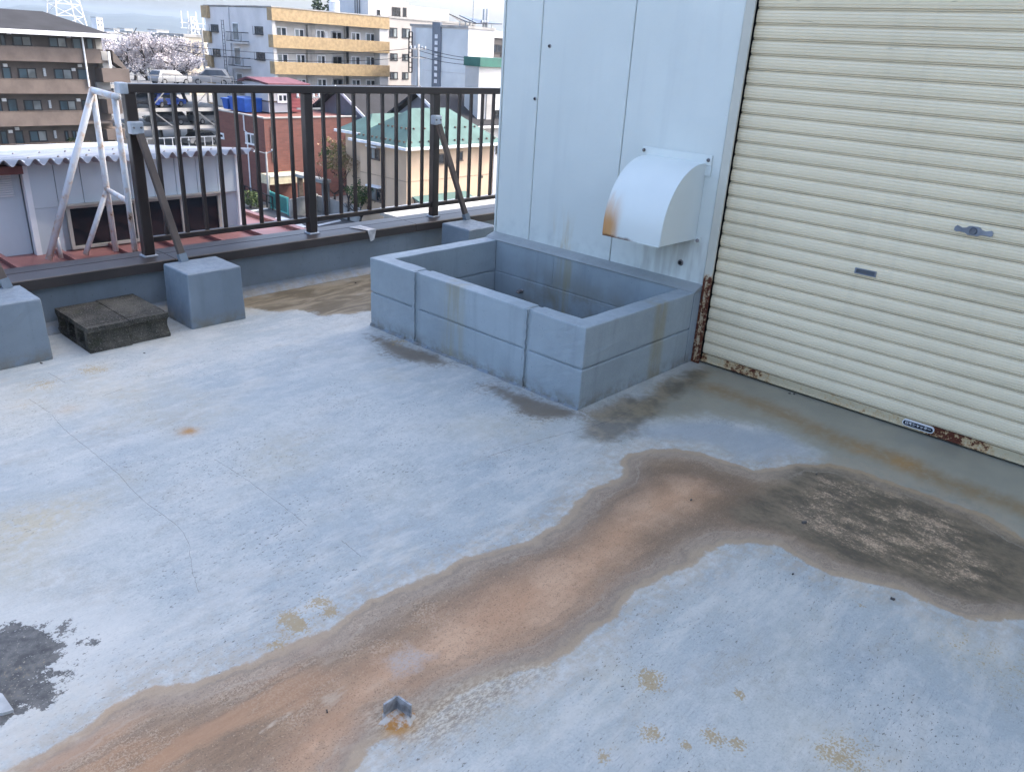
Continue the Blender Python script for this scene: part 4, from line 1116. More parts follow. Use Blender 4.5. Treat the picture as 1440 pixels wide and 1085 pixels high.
rows = [[(Z2, (815, 205, 905, 275)), (Z2, (960, 222, 1040, 283)), (Z2, (1130, 230, 1200, 292)), (Z2, (1250, 240, 1335, 300)), (Z3, (-25, 245, 2, 298)), (Z3, (30, 243, 115, 300)), (Z3, (185, 250, 258, 308)), (Z3, (298, 256, 375, 316))],
        [(Z2, (825, 415, 915, 470)), (Z2, (975, 420, 1050, 476)), (Z2, (1138, 428, 1206, 482)), (Z2, (1255, 434, 1340, 486)), (Z3, (38, 432, 120, 488)), (Z3, (185, 437, 258, 490)), (Z3, (298, 438, 375, 492))],
        [(Z2, (838, 612, 930, 668)), (Z2, (985, 614, 1055, 668)), (Z2, (1140, 612, 1215, 668)), (Z2, (1260, 614, 1340, 668)), (Z3, (40, 614, 122, 670)), (Z3, (190, 618, 260, 672)), (Z3, (300, 620, 378, 672))]]
for r_ in rows:
    for i, (Z, q) in enumerate(r_):
        a0, a1, z0, z1 = zrect(Z, yB+1.3, q)
        window(yel, 'x', yB+1.3, a0, a1, z0-.5, z1, 'frame_white', 'glass_curt', 2, .13, gm2='glass_dark')
for k, uu in enumerate((1075, 1100, 1368)):
    for b in (215, 410, 605):
        p = ony(*Z2(uu, b), yB+1.1); B(p[0]-.25, p[0]+.25, yB+.9, yB+1.3, p[2]-1.2, p[2]+.25).build('balcony_partition', CONC, yel)
for uu in (150, 400):
    for b in (220, 420, 610):
        p = ony(*Z3(uu, b), yB+1.1); B(p[0]-.2, p[0]+.2, yB+.9, yB+1.3, p[2]-1.2, p[2]+.25).build('balcony_partition', CONC, yel)
for q in ((315, 190, 375, 250), (655, 205, 722, 270), (330, 378, 390, 438), (668, 405, 738, 470), (345, 557, 405, 620), (683, 600, 745, 660)):
    y0, y1, z0, z1 = zrect(Z2, xB, q, 'y'); w_ = window(yel, 'y', xB, y0, y1, z0, z1, 'frame_dark', 'glass_dark', 2, .10)
    gm_ = MB()
    for j in range(5): gm_.box(xB-.30, xB-.27, y0+(y1-y0)*j/4-.02, y0+(y1-y0)*j/4+.02, z0, z1)
    gm_.box(xB-.31, xB-.0, y0-.03, y1+.03, z0-.08, z0-.02); gm_.build('window_grille', M['frame_dark'], yel)
for q, dq in (((430, 245, 555, 335), (478, 175, 540, 320)), ((447, 440, 570, 530), (492, 365, 555, 515)), ((465, 632, 588, 722), (510, 565, 570, 700))):
    y0, y1, z0, z1 = zrect(Z2, xB-.9, q, 'y'); m = MB()
    m.box(xB-.95, xB-.9, y0, y1, z1-.09, z1); m.box(xB-.95, xB-.9, y0, y1, z0+.1, z0+.18)
    for yy in (y0, y1-.06): m.box(xB-.95, xB, yy, yy+.06, z1-.09, z1); m.box(xB-.95, xB, yy, yy+.06, z0+.1, z0+.18)
    for j in range(12):
        yy = y0+(y1-y0)*j/11; m.box(xB-.94, xB-.91, yy-.02, yy+.02, z0+.1, z1)
    m.build('balcony_rail', M['frame_dark'], yel); B(xB-1.0, xB-.005, y0-.05, y1+.05, z0-.12, z0+.08).build('balcony_slab', WHT, yel)
    y0, y1, z0, z1 = zrect(Z2, xB, dq, 'y'); window(yel, 'y', xB, y0, y1, z0, z1, 'frame_white', 'glass_curt', 1, .12, 'balcony_door', 'glass_dark')
    m = MB()
    for yy in (y1+.25, y1+.75): m.box(xB-.95, xB-.90, yy, yy+.05, z0-.6, z1+.2)
    for j in range(7): m.box(xB-.95, xB-.91, y1+.25, y1+.8, z0-.4+j*.4, z0-.36+j*.4)
    m.build('escape_ladder', M['frame_dark'], yel)
p = onx(*Z2(450, 60), xB); MB().tube([(xB-.06, p[1], ZG), (xB-.06, p[1], zTop)], .06, 6).build('drain_pipe', GRYW, yel)
# things standing on that roof
pt = hp(470, 10, 104); tk = thing('rooftop_water_tank', 'round white water tank on the yellow banded block', 'water tank', (pt[0], pt[1], zTop+.12))
MB().tube([(pt[0], pt[1], zTop+.1), (pt[0], pt[1], zTop+.9), (pt[0], pt[1], zTop+1.15)], [.62, .62, .55], 18).build('tank', M['frame_white'], tk, smooth=False)
MB().tube([(pt[0], pt[1], zTop+1.15), (pt[0], pt[1], zTop+1.3)], [.68, .5], 18).build('lid', M['frame_white'], tk)
pc = hp(518, 20, 106); th = thing('rooftop_stair_house', 'pale stair house standing on the roof of the yellow banded block', 'stair house', (pc[0]+1, pc[1]+3, zTop))
yf2 = onx(474, 15, pc[0])[1]; xr2 = ony(546, 20, pc[1])[0]
B(pc[0], xr2, pc[1], yf2, zTop-.3, zTop+5).build('wall', WHT, th); B(pc[0]-.03, pc[0]-.003, pc[1]+.02, yf2, zTop, zTop+5).build('side_wall', GRYW, th)
a0, a1, z0, z1 = zrect(Z3, pc[1], (388, 78, 412, 122)); window(th, 'x', pc[1], a0, a1, z0, z1, 'frame_dark', 'glass_dark', 1, .08)
m = MB(); y0, y1, z0, z1 = zrect(Z3, pc[0], (225, 0, 262, 112), 'y')
for yy in (y0, (y0+y1)/2, y1): m.box(pc[0]-.2, pc[0]-.14, yy-.04, yy+.04, zTop, zTop+4.8)
m.build('ladder', M['frame_dark'], th)

# ---- long grey-beige block behind, with a barrel roofed top floor
GBG = simple('grey_beige_render', (.40, .37, .34), .75, .06, .3)
c = hp(545, 60, 122); xD, yD = c[0], c[1]; xD1 = ony(668, 40, yD)[0]
dd = thing('grey_beige_office_block', 'grey beige block with a ribbed barrel vaulted top floor behind the yellow bands', 'office block', (xD+8, yD+6, ZG))
zD = ony(560, 26.5, yD)[2]
B(xD-6, xD1, yD, yD+12, ZG, zD).build('wall', GBG, dd); B(xD-6.1, xD1+.1, yD-.1, yD+12, zD, zD+.25).build('cornice', CONC, dd)
a0 = ony(546, 10, yD+1)[0]; a1 = ony(575, 10, yD+1)[0]; a2 = ony(595, 10, yD+1)[0]; a3 = ony(644, 20, yD+2)[0]
zt = ony(560, 1.5, yD+1)[2]
B(a0-4, a1, yD+1, yD+9, zD+.25, zt).build('top_floor', GBG, dd)
m = MB(); n_ = 9
for k in range(n_):                       # curved ribbed metal wall
    f0, f1_ = k/n_, (k+1)/n_
    def arc(f): return a1+(a2-a1)*math.sin(f*math.pi/2), yD+1-.0+3.0*(1-math.cos(f*math.pi/2))
    p, q = arc(f0), arc(f1_-.015)
    m.hexa([(p[0], p[1], zD+.25), (q[0], q[1], zD+.25), (q[0]-.3, q[1]+.3, zD+.25), (p[0]-.3, p[1]+.3, zD+.25)], [(p[0], p[1], zt-.4), (q[0], q[1], zt-.4), (q[0]-.3, q[1]+.3, zt-.4), (p[0]-.3, p[1]+.3, zt-.4)])
m.build('barrel_cladding', simple('ribbed_beige_metal', (.47, .44, .38), .6, .06, .6), dd)
B(a2-.5, a3, yD+4.0, yD+10, zD+.25, ony(620, 13, yD+4)[2]).build('rear_floor', simple('beige_siding', (.47, .44, .38), .7, .06, .6, 0, 0, 60, .3, .25), dd)
for q in ((485, 215, 545, 295), (583, 220, 645, 300), (490, 415, 548, 475), (585, 420, 632, 475), (490, 560, 550, 620), (585, 562, 632, 620)):
    b0_, b1, z0, z1 = zrect(Z3, yD, q); window(dd, 'x', yD, b0_, b1, z0, z1, 'frame_dark', 'glass_dark', 2, .12, gm2='glass_curt')
for q in ((505, 55, 570, 135), (590, 60, 617, 135)):
    b0_, b1, z0, z1 = zrect(Z3, yD+1, q); window(dd, 'x', yD+1, b0_, b1, z0, z1, 'frame_dark', 'glass_dark', 2, .12)

# ---- pale blue panel block
PBL = simple('pale_blue_panels', (.60, .63, .63), .6, .05, .3, 0, 0, 60, .35, .1)
c = hp(658, 60, 92); xE, yE = c[0], c[1]; yE1 = onx(578, 60, xE)[1]
ee = thing('pale_blue_panel_block', 'windowless pale blue panel block with a dark vertical strip', 'block', (xE+2, yE+8, ZG))
zE2 = onx(640, 39.5, xE)[2]
B(xE+.05, xE+4, yE, yE1, ZG, zE2).build('wall', GRYW, ee)
yv = [yE, onx(621, 60, xE)[1], onx(610, 60, xE)[1], yE1]
for a, b, mt in ((yv[0]+.05, yv[1], PBL), (yv[2], yv[3]-.8, PBL)):
    nseg = 3
    for k in range(nseg):
        B(xE, xE+.05, a, b, ZG+.1+(zE2-ZG-.2)*k/nseg, ZG+.06+(zE2-ZG-.2)*(k+1)/nseg).build('wall_panel', mt, ee)
SLT = simple('slate_grey_strip', (.14, .16, .19), .6, .1, .5)
B(xE-.25, xE+.05, yv[1], yv[2], ZG, zE2+.5).build('dark_strip', SLT, ee)
for k in range(8):
    z_ = onx(612, 50+k*9, xE-.25)[2]; B(xE-.28, xE-.25, yv[2]-.9, yv[2]-.45, z_-.3, z_+.1).build('strip_slot', M['frame_white'], ee)
B(xE-.1, xE+4.1, yE-.1, yE1+.1, zE2, zE2+.25).build('roof_edge', CONC, ee)
m = MB(); q0 = onx(575, 60, xE-.5)[1]; q1 = onx(579.5, 60, xE-.5)[1]; z0, z1 = onx(578, 102, xE-.5)[2], onx(576, 45, xE-.5)[2]
for yy in (q0, q1): m.box(xE-.55, xE-.45, yy-.06, yy+.06, z0, z1)
for k in range(9): m.box(xE-.55, xE-.47, q1, q0, z0+(z1-z0)*k/8-.05, z0+(z1-z0)*k/8+.05)
m.build('fire_ladder', M['frame_dark'], ee)

# ---- dark block with solar panels
DBR = simple('dark_grey_brown_cladding', (.095, .085, .08), .7, .08, .5)
c = hp(664, 60, 100); xF, yF = c[0], c[1]; xF1 = xF+16
ff_ = thing('dark_cladded_block', 'dark grey brown block with white roof band beside the penthouse wall', 'block', (xF+6, yF+5, ZG))
zF = ony(690, 43, yF)[2]; zF2 = ony(690, 53, yF)[2]
B(xF, xF1, yF+.05, yF+10, ZG, zF2).build('wall', DBR, ff_); B(xF-.15, xF1, yF-.15, yF+10.2, zF2, zF).build('roof_band', WHT, ff_)
for q in ((1185, 365, 1218, 420), (1290, 345, 1350, 415), (1355, 355, 1400, 440)):
    a0, a1, z0, z1 = zrect(Z3, yF+.05, q); window(ff_, 'x', yF+.05, a0, a1, z0, z1, 'frame_dark', 'glass_dark', 2, .1)
SOL = simple('solar_cells', (.012, .015, .03), .2, .1, 3)
for u0, v0, u1, v1 in ((648, 25, 661, 34), (662, 27, 698, 34.5)):
    a = ony(u0, v0, yF+2); b = ony(u1, v1, yF+2)
    so = thing('solar_panel_array', 'dark tilted solar panels on the roof %s' % ('left of the twin masts' if u0 < 655 else 'around the twin masts'), 'solar panels', ((a[0]+b[0])/2, yF+3, zF))
    m = MB().hexa([(a[0], yF+1, a[2]-.5), (b[0], yF+1, b[2]), (b[0], yF+4, b[2]+.3), (a[0], yF+4, a[2]+.3)], [(a[0], yF+1, a[2]-.4), (b[0], yF+1, b[2]+.1), (b[0], yF+4, b[2]+.4), (a[0], yF+4, a[2]+.4)])
    m.build('panel', SOL, so)
    m = MB()
    for xx in (a[0]+.3, b[0]-.3): m.box(xx-.05, xx+.05, yF+2.4, yF+2.5, zF, b[2]+.2)
    m.build('stand', M['alu'], so)
ms = MB()
for uu in (680, 684):
    p = ony(uu, 40, yF+2); ms.tube([(p[0], yF+2, zF), (p[0], yF+2, ony(uu, 13, yF+2)[2])], .16, 8)
p = ony(681, 30, yF+2); ms.box(p[0]-.5, p[0]+.6, yF+1.9, yF+2.1, p[2]-.1, p[2]+.1)
tag(ms.build('antenna_masts', M['alu']), 'pair of grey antenna masts on the dark cladded block', 'antenna')
p = ony(665, 36, yF+3); tag(MB().tube([(p[0], yF+3, zF), (p[0], yF+3, ony(664, -2, yF+3)[2])], .05, 6).build('lightning_rod', M['alu']), 'thin lightning rod on the dark cladded block', 'lightning rod')

# ---- pale block with green fascia
GRN = simple('green_fascia', (.03, .13, .10), .5, .08, 1)
c = hp(675, 100, 64); xG, yG = c[0], c[1]
gg = thing('green_fascia_building', 'pale building with a dark green fascia right beside the penthouse wall', 'building', (xG+4, yG+3, ZG))
z1, z0 = ony(690, 81.5, yG)[2], ony(690, 94.5, yG)[2]
B(xG, xG+8, yG+.1, yG+1.6, ZG, z0).build('wall', WHT, gg); B(xG-.1, xG+8.1, yG-.1, yG+1.7, z0, z1).build('fascia', GRN, gg)
a0, a1, z0, z1 = rx(yG+.1, 692, 155, 701, 168); window(gg, 'x', yG+.1, a0, a1, z0, z1, 'frame_dark', 'glass_dark', 2, .06)
a0, a1, z0, z1 = rx(yG+.1, 684, 130, 691, 195); B(a0, a1, yG+.02, yG+.1, z0, z1).build('wall_rib', CONC, gg)

# ---- beige house with green roof
PEACH = simple('peach_render', (.53, .39, .27), .75, .05, .6, 0, .05, 20, .3, .1)
TRF = simple('verdigris_roof_sheet', (.068, .128, .116), .85, .10, .8, 0, .2, 3, .4, .1)
c = hp(572, 207, 50); xH, yH = c[0], c[1]
bh = thing('beige_house', 'beige two storey house with a pale green hipped roof behind the railing', 'house', (xH+4, yH+3, ZG))
zH = c[2]; xH1 = ony(697, 197, yH)[0]; yH1 = onx(506, 195, xH)[1]; yH2 = onx(470, 188, xH)[1]
B(xH, xH1, yH, yH1, ZG, zH).build('wall', PEACH, bh)
B(xH+.9, xH1-1, yH1+.003, yH2, ZG, zH+.25).build('wing_wall', PEACH, bh)
def hiproof(x0, x1, y0, y1, z, rise, par_, inset=None, nm='roof'):
    o_ = .45; x0 -= o_; x1 += o_; y0 -= o_; y1 += o_
    w_ = min(x1-x0, y1-y0)/2; ym = (y0+y1)/2; xm = (x0+x1)/2
    m = MB()
    if x1-x0 >= y1-y0: rd_ = ((x0+w_, ym, z+rise), (x1-w_, ym, z+rise))
    else: rd_ = ((xm, y0+w_, z+rise), (xm, y1-w_, z+rise))
    m.v = [(x0, y0, z), (x1, y0, z), (x1, y1, z), (x0, y1, z), rd_[0], rd_[1]]
    if x1-x0 >= y1-y0: m.f = [(0, 1, 5, 4), (1, 2, 5), (2, 3, 4, 5), (3, 0, 4), (3, 2, 1, 0)]
    else: m.f = [(0, 1, 4), (1, 2, 5, 4), (2, 3, 5), (3, 0, 4, 5), (3, 2, 1, 0)]
    r_ = m.build(nm, TRF if par_ is bh else ROOFK, par_)
    g_ = MB(); g_.box(x0-.08, x1+.08, y0-.1, y0-.003, z-.14, z+.03); g_.box(x0-.1, x0-.003, y0, y1+.08, z-.14, z+.03)
    g_.build('gutter', M['frame_white'], r_)
    # seams of the sheets
    s_ = MB(); e = .025; nn = int((y1-y0)/.9)
    return r_, (x0, x1, y0, y1, rd_)
rise = ony(590, 152, (yH+yH1)/2)[2]-zH
mr, info = hiproof(xH, xH1, yH, yH1, zH, rise, bh)
hiproof(xH+.9, xH1-1, yH1+.2, yH2, zH+.25, rise*.55, bh, nm='wing_roof')
# snow guards along the eaves
sg = None
for row_, (f, n_) in enumerate(((.12, 11), (.45, 7))):
    x0, x1, y0, y1, rd_ = info
    for k in range(n_):
        s_ = (k+.5)/n_
        for face in (0, 1):
            if face == 0: e0 = Vector((x0, y0, zH)).lerp(Vector((x1, y0, zH)), s_); t0 = Vector(rd_[0]).lerp(Vector(rd_[1]), s_)
            else: e0 = Vector((x0, y0, zH)).lerp(Vector((x0, y1, zH)), s_); t0 = Vector(rd_[0])
            p = e0.lerp(t0, f)
            if sg is None: sg = B(p.x-.05, p.x+.05, p.y-.05, p.y+.05, p.z-.01, p.z+.10).build('snow_guard', M['strut'], bh); sp = p.copy()
            else: dup_part(sg, bh, p-sp)
for q, mt in (((783, 455, 822, 522), 'd'), ((910, 440, 945, 500), 'd'), ((625, 755, 715, 815), 'w'), ((760, 760, 780, 800), 'w')):
    a0, a1, z0, z1 = zrect(Z7, yH, q); window(bh, 'x', yH, a0, a1, z0, z1, 'strut', 'glass_dark' if mt == 'd' else 'glass_curt', 2 if a1-a0 > .8 else 1, .06)
a0, a1, z0, z1 = zrect(Z7, yH, (612, 705, 962, 735)); MB().hexa([(a0, yH-.9, z0), (a1, yH-.9, z0), (a1, yH-.003, z0+.25), (a0, yH-.003, z0+.25)], [(a0, yH-.9, z0+.08), (a1, yH-.9, z0+.08), (a1, yH-.003, z0+.36), (a0, yH-.003, z0+.36)]).build('canopy', TRF, bh)
B(a0, a1, yH-.97, yH-.9, z0-.08, z0+.1).build('canopy_gutter', M['frame_white'], bh)
for zq in (600,):
    z_ = ony(*Z7(800, 620), yH)[2]; B(xH+.01, xH1-.01, yH-.02, yH-.002, z_-.03, z_+.03).build('string_course', simple('sealant_line', (.36, .27, .19), .8), bh)
    B(xH-.02, xH-.002, yH+.01, yH1-.01, z_-.03, z_+.03).build('string_course', simple('sealant_line_side', (.36, .27, .19), .8), bh)
for q in ((340, 410, 398, 500), (340, 670, 412, 780)):
    y0, y1, z0, z1 = zrect(Z7, xH, q, 'y'); window(bh, 'y', xH, y0, y1, z0, z1, 'strut', 'glass_dark', 2, .07, gm2='glass_curt')
    B(xH-.4, xH-.003, y0-.1, y1+.1, z1+.05, z1+.15).build('window_hood', M['frame_white'], bh)
for u_, v_ in ((428, 640), (1160, 380)):
    pp = onx(*Z7(u_, v_), xH) if u_ < 600 else ony(*Z7(u_, v_), yH)
    MB().tube([(pp[0]-.06, pp[1]-.06, ZG), (pp[0]-.06, pp[1]-.06, zH-.1)], .05, 6).build('drain_pipe', M['frame_white'], bh)
pp = ony(*Z7(1070, 607), yH); B(pp[0]-.08, pp[0]+.08, yH-.1, yH, pp[2]-.08, pp[2]+.08).build('vent_cap', M['strut'], bh)

# ---- dark slate roofed houses behind
for (u, v, D, wd, dp, vt, nm, lab) in ((528, 178, 66, 8.0, 9, 124, 'slate_roofed_house', 'house with dark slate roof and white bargeboard behind the green roof'),
                                      (635, 178, 62, 11, 7, 131, 'slate_roofed_house', 'low dark roofed house behind the green roof, nearest the penthouse wall')):
    c = hp(u, v, D); hs_ = thing(nm, lab, 'house', (c[0]+wd/2, c[1]+dp/2, ZG), 'dark roofed houses')
    x0, y0 = c[0], c[1]; z = c[2]; ze = z; zr = ony(u+40, vt, y0+dp/2)[2]
    B(x0, x0+wd, y0, y0+dp, ZG, ze).build('wall', WHT, hs_)
    MB().prism([(y0-.5, ze-.1), (y0+dp/2, zr), (y0+dp+.5, ze-.1), (y0+dp+.5, ze+.1), (y0+dp/2, zr+.22), (y0-.5, ze+.1)], 'x', x0-.5, x0+wd+.5).build('roof', ROOFK, hs_)
    for xx in (x0-.56, x0+wd+.5):
        MB().prism([(y0-.5, ze-.15), (y0+dp/2, zr-.05), (y0+dp/2, zr+.2), (y0-.5, ze+.1)], 'x', xx, xx+.06).build('bargeboard', M['frame_white'], hs_)
    MB().prism([(y0+.02, ze), (y0+dp/2, zr-.1), (y0+dp-.02, ze)], 'x', x0+.01, x0+wd-.01).build('gable', SLT, hs_)
    window(hs_, 'x', y0, x0+wd*.3, x0+wd*.5, ze-2.2, ze-1.0, 'frame_dark', 'glass_dark', 2, .07); window(hs_, 'x', y0, x0+wd*.65, x0+wd*.85, ze-2.2, ze-1.0, 'frame_dark', 'glass_dark', 2, .07)
    B(x0-.6, x0+wd+.6, y0-.62, y0-.5, ze-.15, ze+.02).build('gutter', M['frame_white'], hs_)

# ---- brown tiled roof house
TIL = NT('brown_roof_tiles')
wv = TIL.n('ShaderNodeTexWave', wave_type='BANDS', bands_direction='X'); TIL.put(wv.inputs['Vector'], TIL.pos); wv.inputs['Scale'].default_value = 1.1
TIL.bump(wv.outputs['Fac'], .8, .06); TIL.out(TIL.mix(TIL.step(TIL.noise(2, 5), .3, .7), (.06, .03, .028), (.12, .055, .05)), .55)
c = hp(437, 176, 76); tl = thing('tiled_roof_house', 'house with dark reddish brown tiled roof in front of the yellow bands', 'house', (c[0]+5, c[1]+3, ZG))
x0, y0, z = c[0], c[1], c[2]; wd = ony(528, 178, y0)[0]-x0; zr = ony(445, 136, y0+3.2)[2]
B(x0+.3, x0+wd-.3, y0, y0+6.4, ZG, z).build('wall', WHT, tl)
MB().prism([(y0-.6, z-.1), (y0+3.2, zr), (y0+7, z-.1), (y0+7, z+.1), (y0+3.2, zr+.25), (y0-.6, z+.1)], 'x', x0, x0+wd).build('roof', TIL.m, tl)
MB().tube([(x0, y0+3.2, zr+.25), (x0+wd, y0+3.2, zr+.25)], .16, 8).build('ridge', TIL.m, tl)
a0, a1, z0, z1 = rx(y0, 498, 176, 508, 186); window(tl, 'x', y0, a0, a1, z0, z1, 'frame_dark', 'glass_dark', 2, .06)

# ---- red brick building with blue tanks
BRK = NT('red_brick')
bt_ = BRK.n('ShaderNodeTexBrick'); bt_.inputs['Scale'].default_value = 1.0; bt_.inputs['Brick Width'].default_value = .42; bt_.inputs['Row Height'].default_value = .14
bt_.inputs['Mortar Size'].default_value = .012; bt_.inputs['Color1'].default_value = (.17, .06, .043, 1); bt_.inputs['Color2'].default_value = (.13, .045, .033, 1); bt_.inputs['Mortar'].default_value = (.12, .06, .05, 1)
cx_ = BRK.n('ShaderNodeCombineXYZ'); sp_ = BRK.sep(); BRK.put(cx_.inputs[0], BRK.add(sp_[0], sp_[1])); BRK.put(cx_.inputs[1], sp_[2]); BRK.put(bt_.inputs['Vector'], cx_.outputs[0])
BRK.out(BRK.mix(BRK.mul(BRK.step(BRK.noise(.7, 5), .45, .7), .35), bt_.outputs['Color'], (.12, .05, .04)), .8)
c = hp(373, 200, 62); xK, yK = c[0], c[1]
bk = thing('red_brick_building', 'red brick flat roofed building with blue tanks on its roof, behind the railing', 'building', (xK+4, yK+4, ZG))
zK = ony(373, 167, yK)[2]; yK1 = onx(305.5, 157, xK)[1]; xK1 = ony(500, 170, yK)[0]
B(xK, xK1, yK, yK1, ZG, zK).build('wall', BRK.m, bk); 
m = MB(); m.box(xK-.06, xK1+.06, yK-.06, yK+.2, zK, zK+.09); m.box(xK-.06, xK+.2, yK+.2, yK1+.06, zK, zK+.09); m.build('parapet_cap', CONC, bk)
for q in ((285, 340, 370, 440),):
    y0, y1, z0, z1 = zrect(Z6, xK, q, 'y'); window(bk, 'y', xK, y0, y1, z0, z1, 'frame_white', 'glass_curt', 2, .10, gm2='glass_dark')
for q in ((85, 340, 132, 392),):
    y0, y1, z0, z1 = zrect(Z6, xK, q, 'y'); window(bk, 'y', xK, y0, y1, z0, z1, 'frame_white', 'glass_dark', 1, .12)
a0, a1, z0, z1 = rx(yK-1.2, 379, 247, 428, 256); o = B(a0, a1, yK-1.2, yK-.003, z0, z1).build('canopy', simple('cream_canopy', (.55, .48, .33), .6, .08), bk)
B(a0, a1, yK-1.25, yK-1.2, z1-.1, z1+.05).build('canopy_edge', M['frame_white'], o)
p = onx(*Z6(275, 215), xK); MB().tube([(xK-.06, p[1], p[2]), (xK-.06, p[1], p[2]-1.1), (xK-.06, p[1]-.3, p[2]-1.2), (xK-.06, p[1]-.3, ZG)], .05, 6).build('drain_pipe', M['frame_white'], bk)
a0, a1, z0, z1 = zrect(Z6, yK, (470, 300, 480, 560)); B(a0, a0+.12, yK-.05, yK, z0, z1).build('wall_duct', M['strut'], bk)
for k, (q0, q1) in enumerate(((313, 322), (323, 346))):
    BLU = M.setdefault('blue', simple('blue_plastic', (.015, .10, .42), .35, .08, 2))
    p = onx(q0+1, 156, xK+1.0); p2 = onx(q1, 158, xK+1.0); zt = onx(q1, 141, xK+1.0)[2]
    ya_, yb2 = p2[1], p[1]
    bx2 = thing('blue_tank', ('narrow dark blue plastic tank at the left end of the brick roof' if k == 0 else 'large bright blue plastic tank on the brick roof'), 'tank', (xK+1.6, (ya_+yb2)/2, zK), 'blue tanks on the brick roof')
    MB().hexa([(xK+1.0, ya_+.1, zK+.05), (xK+2.4, ya_+.1, zK+.05), (xK+2.4, yb2-.1, zK+.05), (xK+1.0, yb2-.1, zK+.05)], [(xK+.95, ya_, zt), (xK+2.5, ya_, zt), (xK+2.5, yb2, zt), (xK+.95, yb2, zt)]).build('tub', BLU, bx2)
    B(xK+.88, xK+2.57, ya_-.07, yb2+.07, zt, zt+.12).build('rim', BLU, bx2)
# white upper storey set back on it
c = hp(378, 150, 66); xW, yW = c[0], c[1]; wh = thing('white_upper_house', 'small white and grey house rising above the red brick building', 'house', (xW+2, yW+3, zK+.1))
zW = onx(378, 118, xW)[2]; zm = onx(378, 143, xW)[2]; yW1 = onx(345, 140, xW)[1]; xW1 = ony(407, 150, yW)[0]; xW2 = ony(427, 150, yW)[0]
B(xW, xW1, yW, yW1, zm, zW).build('wall', WHT, wh); B(xW+.02, xW1, yW+.02, yW1-.02, zK+.1, zm).build('lower_wall', simple('grey_siding', (.27, .28, .31), .7, .06, 1), wh)
B(xW-.03, xW1, yW-.03, yW1, zm-.06, zm+.05).build('band', M['strut'], wh)
B(xW1, xW2, yW+.1, yW1, zK+.1, zW-.2).build('red_wall', simple('red_lap_siding', (.22, .06, .065), .7, .08, 1), wh)
for k in range(7):
    z_ = zK+.2+(zW-.4-zK)*k/7; B(xW1+.01, xW2-.01, yW+.06, yW+.1, z_, z_+.06).build('lap_board', simple('red_lap_edge', (.22, .05, .05), .7) if k == 0 else bpy.data.materials['red_lap_edge'], wh)
a0, a1, z0, z1 = zrect(Z6, yW, (515, 62, 592, 125)); window(wh, 'x', yW, a0, a1, z0, z1, 'frame_white', 'glass_dark', 2, .12)
MB().prism([(yW-.6, zW-.1), (yW+2.5, zW+.22), (yW1+.5, zW-.1), (yW1+.5, zW+.05), (yW+2.5, zW+.34), (yW-.6, zW+.05)], 'x', xW-.3, xW2+.3).build('roof', simple('dull_red_roof_tiles', (.12, .035, .042), .6, .15, 2, 0, .3, 3), wh)

# ---- steel car park with cars
STL = simple('galvanised_steel', (.20, .205, .21), .5, .12, 1, .3)
c0p = hp(184, 135, 92); c1p = ony(312, 135, c0p[1])
pk_ = thing('steel_car_park', 'multi level steel framed car park seen through the railing', 'car park', ((c0p[0]+c1p[0])/2, c0p[1]+4, ZG))
yP = c0p[1]; xP0, xP1 = c0p[0]-3, c1p[0]+1.5
zl = [ony(245, v, yP)[2] for v in (121, 153, 178)]
for z_ in zl:
    for k in range(4):
        yk = yP+.1+2.2*k
        B(xP0, xP1, yk, yk+2.0, z_-.12, z_).build('deck', STL, pk_)
    B(xP0, xP1, yP-.05, yP+.09, z_-.28, z_+.06).build('beam', CONC, pk_)
nps = 7
pp0 = B(xP0, xP0+.22, yP-.25, yP-.06, ZG, zl[0]+.1).build('column', STL, pk_)
for k in range(1, nps): dup_part(pp0, pk_, ((xP1-xP0-.3)*k/(nps-1), 0, 0))
for k in range(nps): dup_part(pp0, pk_, ((xP1-xP0-.3)*k/(nps-1), 8.9, 0))
m = MB()
for k in range(12):
    xx = xP0+(xP1-xP0)*k/11; m.box(xx-.03, xx+.03, yP-.02, yP+.04, zl[0]+.06, zl[0]+1.0)
m.box(xP0, xP1, yP-.02, yP+.04, zl[0]+.95, zl[0]+1.02); m.build('guard_rail', STL, pk_)
def brace_(x0, x1, z0, z1): MB().bar((x0, yP-.15, z0), (x1, yP-.15, z1), .1, .1).build('brace', STL, pk_)
for k in range(0, 6, 2):
    xa_ = xP0+(xP1-xP0-.3)*k/6; xb2 = xP0+(xP1-xP0-.3)*(k+1)/6; brace_(xa_, xb2, zl[1], zl[0]); brace_(xa_, xb2, zl[1], zl[2])

